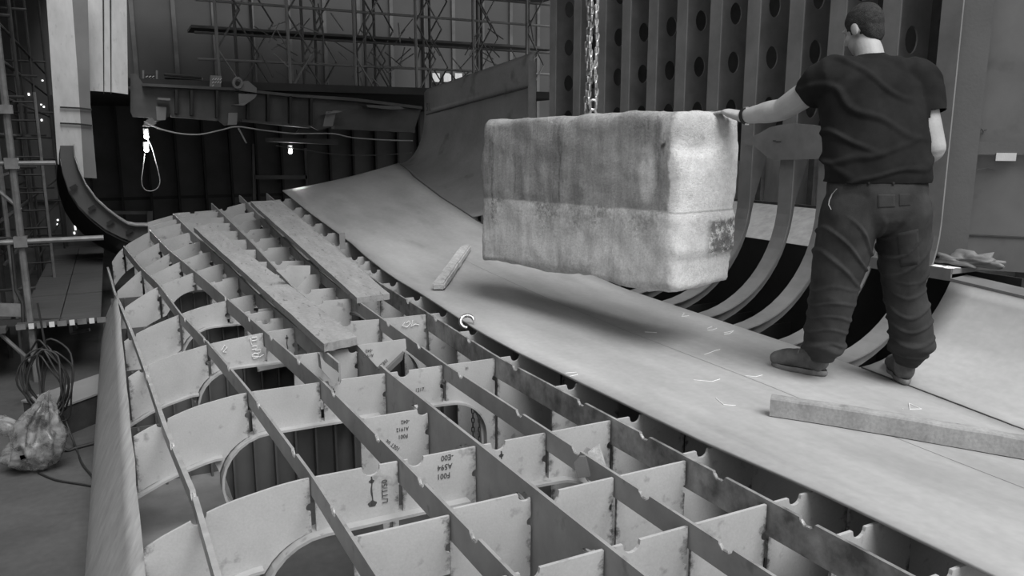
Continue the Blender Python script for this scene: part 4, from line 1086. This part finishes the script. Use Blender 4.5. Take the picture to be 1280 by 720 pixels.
#PERSON
# ---------------------------------------------------------------- the man
def ell_chain(bm, pts, rads, side, n=20, sub=3):
    """closed tube through pts with elliptical sections (a along side, b across)"""
    pts = [Vector(p) for p in pts]; rr = [r if isinstance(r, tuple) else (r, r) for r in rads]
    PP, RR = [], []
    for i in range(len(pts)-1):
        a = pts[max(0, i-1)]; b = pts[i]; c_ = pts[i+1]; d = pts[min(len(pts)-1, i+2)]
        for k in range(sub):
            t = k/sub; PP.append(.5*((2*b)+(c_-a)*t+(2*a-5*b+4*c_-d)*t*t+(-a+3*b-3*c_+d)*t**3))
            s = t*t*(3-2*t); RR.append((rr[i][0]*(1-s)+rr[i+1][0]*s, rr[i][1]*(1-s)+rr[i+1][1]*s))
    PP.append(pts[-1]); RR.append(rr[-1])
    # rounded caps
    d0 = (PP[0]-PP[1]).normalized(); d1 = (PP[-1]-PP[-2]).normalized()
    capA = [(PP[0]+d0*(min(RR[0])*math.sin(a)*.8), (RR[0][0]*math.cos(a), RR[0][1]*math.cos(a))) for a in (1.35, .9, .45)]
    capB = [(PP[-1]+d1*(min(RR[-1])*math.sin(a)*.8), (RR[-1][0]*math.cos(a), RR[-1][1]*math.cos(a))) for a in (.45, .9, 1.35)]
    PP = [c_[0] for c_ in capA]+PP+[c_[0] for c_ in capB]; RR = [c_[1] for c_ in capA]+RR+[c_[1] for c_ in capB]
    rings = []
    for i, p in enumerate(PP):
        d = (PP[min(i+1, len(PP)-1)]-PP[max(0, i-1)]).normalized(); s = (side-d*side.dot(d)).normalized(); t = d.cross(s)
        rings.append([bm.verts.new(p+s*(RR[i][0]*math.cos(2*math.pi*k/n))+t*(RR[i][1]*math.sin(2*math.pi*k/n))) for k in range(n)])
    for a, b in zip(rings, rings[1:]):
        for k in range(n): bm.faces.new((a[k], a[(k+1) % n], b[(k+1) % n], b[k]))
    bm.faces.new(rings[0][::-1]); bm.faces.new(rings[-1])
def ellipsoid(bm, c, rx, ry, rz, ax=None, ay=None, az=None):
    r = bmesh.ops.create_icosphere(bm, subdivisions=3, radius=1); ax = ax or CR; ay = ay or CF; az = az or Vector((0, 0, 1))
    for v in r['verts']: q = v.co.copy(); v.co = Vector(c)+ax*(q.x*rx)+ay*(q.y*ry)+az*(q.z*rz)
def remesh(bm, vox, smooth=2):
    bmesh.ops.recalc_face_normals(bm, faces=bm.faces)
    me = bpy.data.meshes.new('t'); bm.to_mesh(me); bm.free(); o = bpy.data.objects.new('t', me); C.objects.link(o)
    md = o.modifiers.new('r', 'REMESH'); md.mode = 'VOXEL'; md.voxel_size = vox
    ms_ = o.modifiers.new('s', 'SMOOTH'); ms_.factor = .5; ms_.iterations = smooth
    bpy.context.view_layer.update()
    nm = bpy.data.meshes.new_from_object(o.evaluated_get(bpy.context.evaluated_depsgraph_get())); bpy.data.objects.remove(o)
    b = bmesh.new(); b.from_mesh(nm); bpy.data.meshes.remove(nm); b.normal_update(); return b
# joints (pixel, distance along the view heading)
J = lambda x, y, f: onf(x, y, f)
hipL, hipR = J(1063, 268, 3.88), J(1128, 268, 3.88)
kneL, kneR = J(1041, 368, 3.90), J(1130, 362, 3.90)
ankL, ankR = J(1026, 447, 3.95), J(1135, 457, 3.90)
pelv, wais = J(1095, 250, 3.88), J(1097, 216, 3.90)
ches, upch = J(1094, 160, 3.96), J(1090, 108, 4.00)
shoL, shoR = J(1037, 98, 4.02), J(1146, 101, 3.98)
elbL, wriL = J(978, 137, 4.26), J(929, 146, 4.47)
elbR, wriR = J(1165, 186, 3.90), J(1130, 214, 4.14)
neck, head = J(1088, 72, 4.04), J(1079, 38, 4.12)
bm = bmesh.new()
ell_chain(bm, [pelv, wais, ches, upch, J(1090, 90, 4.02)], [(.20, .14), (.205, .13), (.225, .135), (.22, .125), (.13, .09)], CR)
ell_chain(bm, [upch, neck, J(1083, 55, 4.09)], [.085, .066, .062], CR)
for h_, k_, a_ in ((hipL, kneL, ankL), (hipR, kneR, ankR)): ell_chain(bm, [h_, h_.lerp(k_, .5), k_, k_.lerp(a_, .4), k_.lerp(a_, .72)], [.095, .085, .062, .058, .045], CR)
ell_chain(bm, [J(1065, 95, 4.02), shoL, shoL.lerp(elbL, .5), elbL], [.07, .072, .068, .060], Vector((0, 0, 1)))
ell_chain(bm, [elbL, elbL.lerp(wriL, .3), elbL.lerp(wriL, .7), wriL], [.058, .060, .049, (.034, .040)], Vector((0, 0, 1)))
ell_chain(bm, [J(1120, 98, 4.0), shoR, shoR.lerp(elbR, .5), elbR], [.07, .072, .068, .064], CR)
ell_chain(bm, [elbR, elbR.lerp(wriR, .3), elbR.lerp(wriR, .7), wriR], [.062, .060, .045, .034], CR)
# head: skull, jaw, face, ears; he looks down towards the block, turned slightly left
fd = (CF*.86-CR*.42-Vector((0, 0, .38))).normalized(); rd = fd.cross(Vector((0, 0, 1))).normalized(); ud = rd.cross(fd)
hp_ = lambda f, r, u: head+fd*f+rd*r+ud*u
ellipsoid(bm, hp_(-.01, 0, .025), .076, .098, .098, rd, fd, ud)
ellipsoid(bm, hp_(.035, 0, -.045), .056, .060, .066, rd, fd, ud)
ellipsoid(bm, hp_(.06, 0, -.085), .030, .028, .022, rd, fd, ud)
ell_chain(bm, [hp_(.088, 0, .02), hp_(.108, 0, -.012), hp_(.098, 0, -.022)], [.011, .016, .014], rd, 12)
for s in (-1, 1):
    ellipsoid(bm, hp_(-.012, .078*s, -.008), .009, .021, .034, rd, fd, ud)
    ellipsoid(bm, hp_(.078, .030*s, .030), .024, .012, .008, rd, fd, ud)
    ellipsoid(bm, hp_(.050, .040*s, -.02), .022, .03, .024, rd, fd, ud)
ellipsoid(bm, hp_(.082, 0, -.052), .026, .012, .006, rd, fd, ud); ellipsoid(bm, hp_(.080, 0, -.063), .022, .012, .007, rd, fd, ud)
# left hand resting over the top corner of the block: palm and five fingers
def hand(wr, fdir, up, spread, curl, thumb_side, k_=1.0):
    fdir = fdir.normalized()*k_; sd_ = fdir.cross(up).normalized()*1.0; up = sd_.cross(fdir).normalized()
    palm = wr+fdir*.055
    ell_chain(bm, [wr, wr+fdir*.03, wr+fdir*.07, wr+fdir*.088], [(.031*k_, .026*k_), (.040*k_, .024*k_), (.046*k_, .020*k_), (.042*k_, .015*k_)], sd_, 16)
    for k, (off, ln) in enumerate(((-.030, .072), (-.010, .082), (.010, .078), (.029, .062))):
        p = wr+fdir*.085+sd_*off; dr = (fdir+sd_*(off*spread*8)).normalized(); pts = [p-fdir*.03, p]; ang = 0
        for j, fr_ in enumerate((.45, .32, .23)):
            ang += curl[j]; q = dr*math.cos(ang)-up*math.sin(ang); pts.append(pts[-1]+q*ln*fr_*k_)
        ell_chain(bm, pts, [.010, .0098, .0088, .0080, .0070], sd_, 10, 2)
    p = wr+fdir*.025+sd_*(.032*thumb_side)
    ell_chain(bm, [p-sd_*.012*thumb_side, p+(fdir*.6+sd_*.8*thumb_side).normalized()*.035-up*.006, p+(fdir*.85+sd_*.6*thumb_side).normalized()*.062-up*.014, p+(fdir*.95+sd_*.4*thumb_side).normalized()*.085-up*.024], [.015, .0125, .0105, .0085], sd_, 10, 2)
hand(wriL+(wriL-elbL).normalized()*.0, J(900, 138, 4.56)-wriL, Vector((0, 0, 1)), .9, (.30, .35, .3), 1, 1.22)
hand(wriR, (-CR*.5+CF*.7-Vector((0, 0, .25))), Vector((0, 0, 1)), .5, (.5, .6, .5), -1)
bmb = remesh(bm, .0062, 2)
man = obj('person', bmb, M['skin'], None, True)
tag(man, 'man seen from behind, black T-shirt, dark trousers, left hand on the concrete block', 'person')
# T-shirt
def folds(bmx, amp, fn):
    for v in bmx.verts: v.co += v.normal*(amp*fn(v.co))
bm = bmesh.new()
ell_chain(bm, [J(1097, 226, 3.885), J(1097, 205, 3.90), ches, J(1091, 120, 4.0), J(1090, 96, 4.03), J(1089, 84, 4.045)], [(.252, .165), (.250, .165), (.258, .168), (.262, .160), (.21, .13), (.10, .095)], CR, 28)
ell_chain(bm, [J(1070, 98, 4.03), shoL, J(1012, 117, 4.14)], [.10, .098, .083], Vector((0, 0, 1)), 20)
ell_chain(bm, [J(1110, 96, 4.0), shoR+CR*.01, shoR.lerp(elbR, .56)+CR*.008], [.10, .095, .082], CR, 20)
bs = remesh(bm, .012, 3)
shL = elbL-shoL
def cut(bmx, co, no): 
    bmesh.ops.bisect_plane(bmx, geom=bmx.verts[:]+bmx.edges[:]+bmx.faces[:], plane_co=co, plane_no=no, clear_outer=True)
dL = (elbL-shoL).normalized(); dR = (elbR-shoR).normalized()
def cut_local(bmx, co, no, centre, rad, axis=None, ar=.105):
    def near(f):
        c_ = f.calc_center_median()
        if (c_-centre).length >= rad: return False
        if axis is None: return True
        d = c_-axis[0]; return (d-axis[1]*d.dot(axis[1])).length < ar
    fs = [f for f in bmx.faces if near(f)]
    g = set(fs); 
    for f in fs: g.update(f.edges); g.update(f.verts)
    r = bmesh.ops.bisect_plane(bmx, geom=list(g), plane_co=co, plane_no=no)
    dead = [f for f in bmx.faces if near(f) and (f.calc_center_median()-co).dot(no) > 1e-5]
    bmesh.ops.delete(bmx, geom=dead, context='FACES')
cut_local(bs, J(1009, 117, 4.13), dL, J(1000, 122, 4.17), .16)
cut_local(bs, shoR.lerp(elbR, .50), dR, shoR.lerp(elbR, .75), .13, (shoR+CR*.02, dR), .085)
cut_local(bs, J(1097, 227, 3.885), Vector((0, 0, -1)), J(1097, 245, 3.885), .42)
for _ in range(1): bmesh.ops.subdivide_edges(bs, edges=bs.edges[:], cuts=1, use_grid_fill=True)
bs.normal_update()
def shirt_f(p):
    q = p-ches; x = q.dot(CR); z = q.z
    # drag folds fan from the raised left shoulder down to the right hip
    a = (z+.55*x)*34+3.6*noise.noise(p*4); s1 = max(0, math.sin(a))**5*max(0, .35+1.1*noise.noise(p*3.3))
    b = (z*1.0-.25*x)*52+3.6*noise.noise(p*5+Vector((4, 0, 0))); low = max(0, min(1, (-.02-z)/.12)); s2 = max(0, math.sin(b))**4*low
    return .35+s1*1.3+1.0*s2+.7*noise.noise(p*9)
folds(bs, .011, shirt_f)
ms2 = obj('t_shirt', bs, M['shirt'], man, True); ms2['label'] = 'creased black T-shirt'
sol = ms2.modifiers.new('thick', 'SOLIDIFY'); sol.thickness = .004; sol.offset = 0
# trousers
bm = bmesh.new()
ell_chain(bm, [J(1097, 217, 3.895), J(1096, 240, 3.88), J(1096, 262, 3.875)], [(.232, .150), (.240, .165), (.22, .16)], CR, 28)
ell_chain(bm, [J(1070, 250, 3.88), hipL, hipL.lerp(kneL, .5), kneL, kneL.lerp(ankL, .45), J(1030, 425, 3.94), J(1029, 436, 3.95)], [(.130, .15), (.142, .150), (.132, .132), (.110, .112), (.100, .108), (.098, .105), (.080, .09)], CR, 24)
ell_chain(bm, [J(1122, 250, 3.88), hipR, hipR.lerp(kneR, .5), kneR, J(1137, 400, 3.90), J(1139, 425, 3.90), J(1137, 438, 3.90), J(1135, 444, 3.90)], [(.122, .15), (.128, .150), (.113, .125), (.096, .108), (.098, .110), (.100, .11), (.085, .095), (.072, .085)], CR, 24)
bt = remesh(bm, .011, 2)
cut_local(bt, J(1097, 221, 3.895), Vector((0, 0, 1)), J(1097, 205, 3.895), .34)
bmesh.ops.subdivide_edges(bt, edges=bt.edges[:], cuts=1, use_grid_fill=True); bt.normal_update()
zk = kneL.z; za_ = ankL.z
def trou_f(p):
    q = p-pelv; x = q.dot(CR)
    n0 = noise.noise(p*3.5)
    lowk = max(0, min(1, (zk+.16-p.z)/.22)); hem = max(0, min(1, (za_+.20-p.z)/.12))
    s = max(0, math.sin(p.z*76+9*x+6.5*noise.noise(p*4.5)))**4*lowk*(.7+.6*n0)
    h = max(0, math.sin(p.z*40+4*noise.noise(p*5)))**1.5*hem*1.3
    th = max(0, math.sin((p.z-1.1*abs(x-.03))*40+4.5*noise.noise(p*4)))**6*(1-lowk)*.8*max(0, min(1, (-.06-q.z)/.1))
    return s+h*1.1+th*1.2+.5*noise.noise(p*8)+.25*noise.noise(p*20)
folds(bt, .011, trou_f)
tr = obj('trousers', bt, M['trouser'], man, True); tr['label'] = 'dark baggy cargo trousers'
sol = tr.modifiers.new('thick', 'SOLIDIFY'); sol.thickness = .004; sol.offset = 0
dg = bpy.context.evaluated_depsgraph_get
from mathutils.bvhtree import BVHTree
bt2 = bmesh.new(); bt2.from_mesh(tr.data); bvh = BVHTree.FromBMesh(bt2); bt2.free()
def on_trousers(x, y, lift=.004):
    d = ray(x, y).normalized(); h_ = bvh.ray_cast(Vector((0, 0, 0)), d, 8)
    return h_[0]-d*lift if h_[0] else J(x, y, 3.7)
bs2 = bmesh.new(); bs2.from_mesh(ms2.data); bvs = BVHTree.FromBMesh(bs2); bs2.free()
def patch(name, q, m, n=8, lift=.0035, th=.003):
    """cloth patch with corners q (px) laid on the trousers"""
    P = []
    for i in range(n+1):
        row = []
        for j in range(n+1):
            s, t = i/n, j/n
            x = (q[0][0]*(1-s)+q[1][0]*s)*(1-t)+(q[3][0]*(1-s)+q[2][0]*s)*t; y = (q[0][1]*(1-s)+q[1][1]*s)*(1-t)+(q[3][1]*(1-s)+q[2][1]*s)*t
            row.append(on_trousers(x, y, lift))
        P.append(row)
    return obj(name, grid_vf(P, CF*th), m, man, True)
patch('back_pocket', [(1097, 243), (1119, 243), (1119, 259), (1097, 260)], M['trouser']); patch('back_pocket', [(1124, 242), (1138, 242), (1138, 257), (1124, 258)], M['trouser'])
patch('side_pocket', [(1120, 292), (1148, 286), (1150, 330), (1126, 334)], M['trouser'], 8)
wb = []
for i in range(25): wb.append(on_trousers(1038+i*4.9, 226+.5*math.sin(i), .004))
obj('waistband', grid_vf([[p+Vector((0, 0, .012)) for p in wb], [p+Vector((0, 0, -.016)) for p in wb]], CF*.004), M['trouser'], man, True)
for x in (1086, 1117, 1058): patch('belt_loop', [(x-1.5, 223), (x+1.5, 223), (x+1.5, 231), (x-1.5, 231)], M['trouser'], 2, .009)
# a flash of pale lining at the left hip pocket
obj('pocket_lining', tube_vf([on_trousers(*q, lift=.004) for q in ((1046, 236), (1040, 243), (1037, 250), (1036, 256), (1039, 262))], [.002, .003, .004, .003, .002], 6), M['skin'], man)
# watch
wd = (wriL-elbL).normalized(); wc = elbL.lerp(wriL, .93); s_ = wd.cross(Vector((0, 0, 1))).normalized(); t_ = s_.cross(wd)
ringp = [wc+s_*(.047*math.cos(a))+t_*(.043*math.sin(a)) for a in [i*math.pi/12 for i in range(24)]]
P = [[p-wd*.011 for p in ringp]+[ringp[0]-wd*.011], [p+wd*.011 for p in ringp]+[ringp[0]+wd*.011]]
wt = obj('wrist_watch', grid_vf(P, (0, 0, .004)), M['strap'], man); wt['label'] = 'black wrist band with a bright clasp'
obj('clasp', box_vf(wc+t_*.046-CF*.012, .022, .018, .010), M['steelbright'], wt); obj('clasp', box_vf(wc-t_*.044-CF*.016, .016, .014, .008), M['steelbright'], wt)
# hair
bm = bmesh.new(); ellipsoid(bm, hp_(-.016, 0, .034), .082, .101, .100, rd, fd, ud); ellipsoid(bm, hp_(-.055, 0, -.025), .062, .045, .07, rd, fd, ud)
hb = remesh(bm, .009, 1)
dead = [v for v in hb.verts if (v.co-head).dot(fd) > .045+.35*max(0, (v.co-head).dot(ud)-.02)]
bmesh.ops.delete(hb, geom=dead, context='VERTS')
for v in hb.verts: v.co += v.normal*(.003*noise.noise(v.co*60))
hr = obj('hair', hb, M['hair'], man, True)
# boots
def boot(heel, toe, ank, label):
    d = (toe-heel); d.z = 0; L_ = .30; d.normalize(); s = Vector((-d.y, d.x, 0)); bm = bmesh.new()
    g = heel.copy()
    ell_chain(bm, [g+d*.028+Vector((0, 0, .062)), g+d*.12+Vector((0, 0, .068)), g+d*.20+Vector((0, 0, .062)), g+d*.262+Vector((0, 0, .052))], [(.044, .052), (.046, .062), (.054, .052), (.047, .040)], s, 20)
    ell_chain(bm, [g+d*.040+Vector((0, 0, .06)), g+d*.045+Vector((0, 0, .12)), ank+(g+d*.055+Vector((0, 0, .20))-ank)*.25+Vector((0, 0, .03))], [(.048, .058), (.052, .062), (.056, .066)], s, 20)
    b = remesh(bm, .008, 1)
    for v in b.verts:
        v.co += v.normal*(.0035*noise.noise(v.co*22))
        if v.co.z < g.z+.024: v.co.z = g.z+.024
    o = obj('boot', b, M['boot'], man, True); o['label'] = label
    out = []
    for i in range(32):
        a = 2*math.pi*i/32; x = math.cos(a); y = math.sin(a); wv = .050+.008*x-.010*(1 if -.35 < x < .15 else 0)
        out.append(g+d*(.135+.150*x)+s*(wv*y))
    rows = []
    for z, k in ((0, .96), (.010, 1.02), (.022, 1.03), (.030, .99), (.034, .93)):
        c0 = g+d*.135; rows.append([c0+(p-c0)*k+Vector((0, 0, z)) for p in out])
    V_ = [p for r in rows for p in r]; F_ = []
    for i in range(4):
        for k in range(32): F_.append((i*32+k, i*32+(k+1) % 32, (i+1)*32+(k+1) % 32, (i+1)*32+k))
    F_ += [tuple(range(31, -1, -1)), tuple(4*32+k for k in range(32))]
    obj('sole', (V_, F_), M['sole'], o, True)
    for k in range(5):
        c_ = g+d*(.135+.028*k); zt = .125-.013*k
        obj('lace', tube_vf([c_+s*(.034*math.cos(a))+Vector((0, 0, zt-.03+.032*math.sin(a))) for a in [math.pi*i/8 for i in range(9)]], .0035, 5), M['sole'], o)
    obj('welt_stitch', tube_vf([g+d*.135+(p-g-d*.135)*.97+Vector((0, 0, .033)) for p in out], .003, 5, True), M['strap'], o)
    hb_ = obj('heel_strip', grid_vf([[g+d*(.052-.062*math.cos(t))+s*(.056*math.sin(t))+Vector((0, 0, z)) for t in [(-1.1+2.2*k/8) for k in range(9)]] for z in (.05, .064)], (0, 0, .003)), M['steelbright'], o)
    bpy.data.objects.remove(hb_)
def ground(x, y):
    p = onz(x, y, -1.19)
    for _ in range(4): p = onz(x, y, Zshell(p.y, p.x)+.016)
    return p
hL = ground(1030, 470); hR = ground(1132, 481)
boot(hL, hL-CR*.75+CF*.66, ankL, 'worn left boot with a pale heel'); boot(hR, hR+CF*1.0+CR*.22, ankR, 'worn right boot')
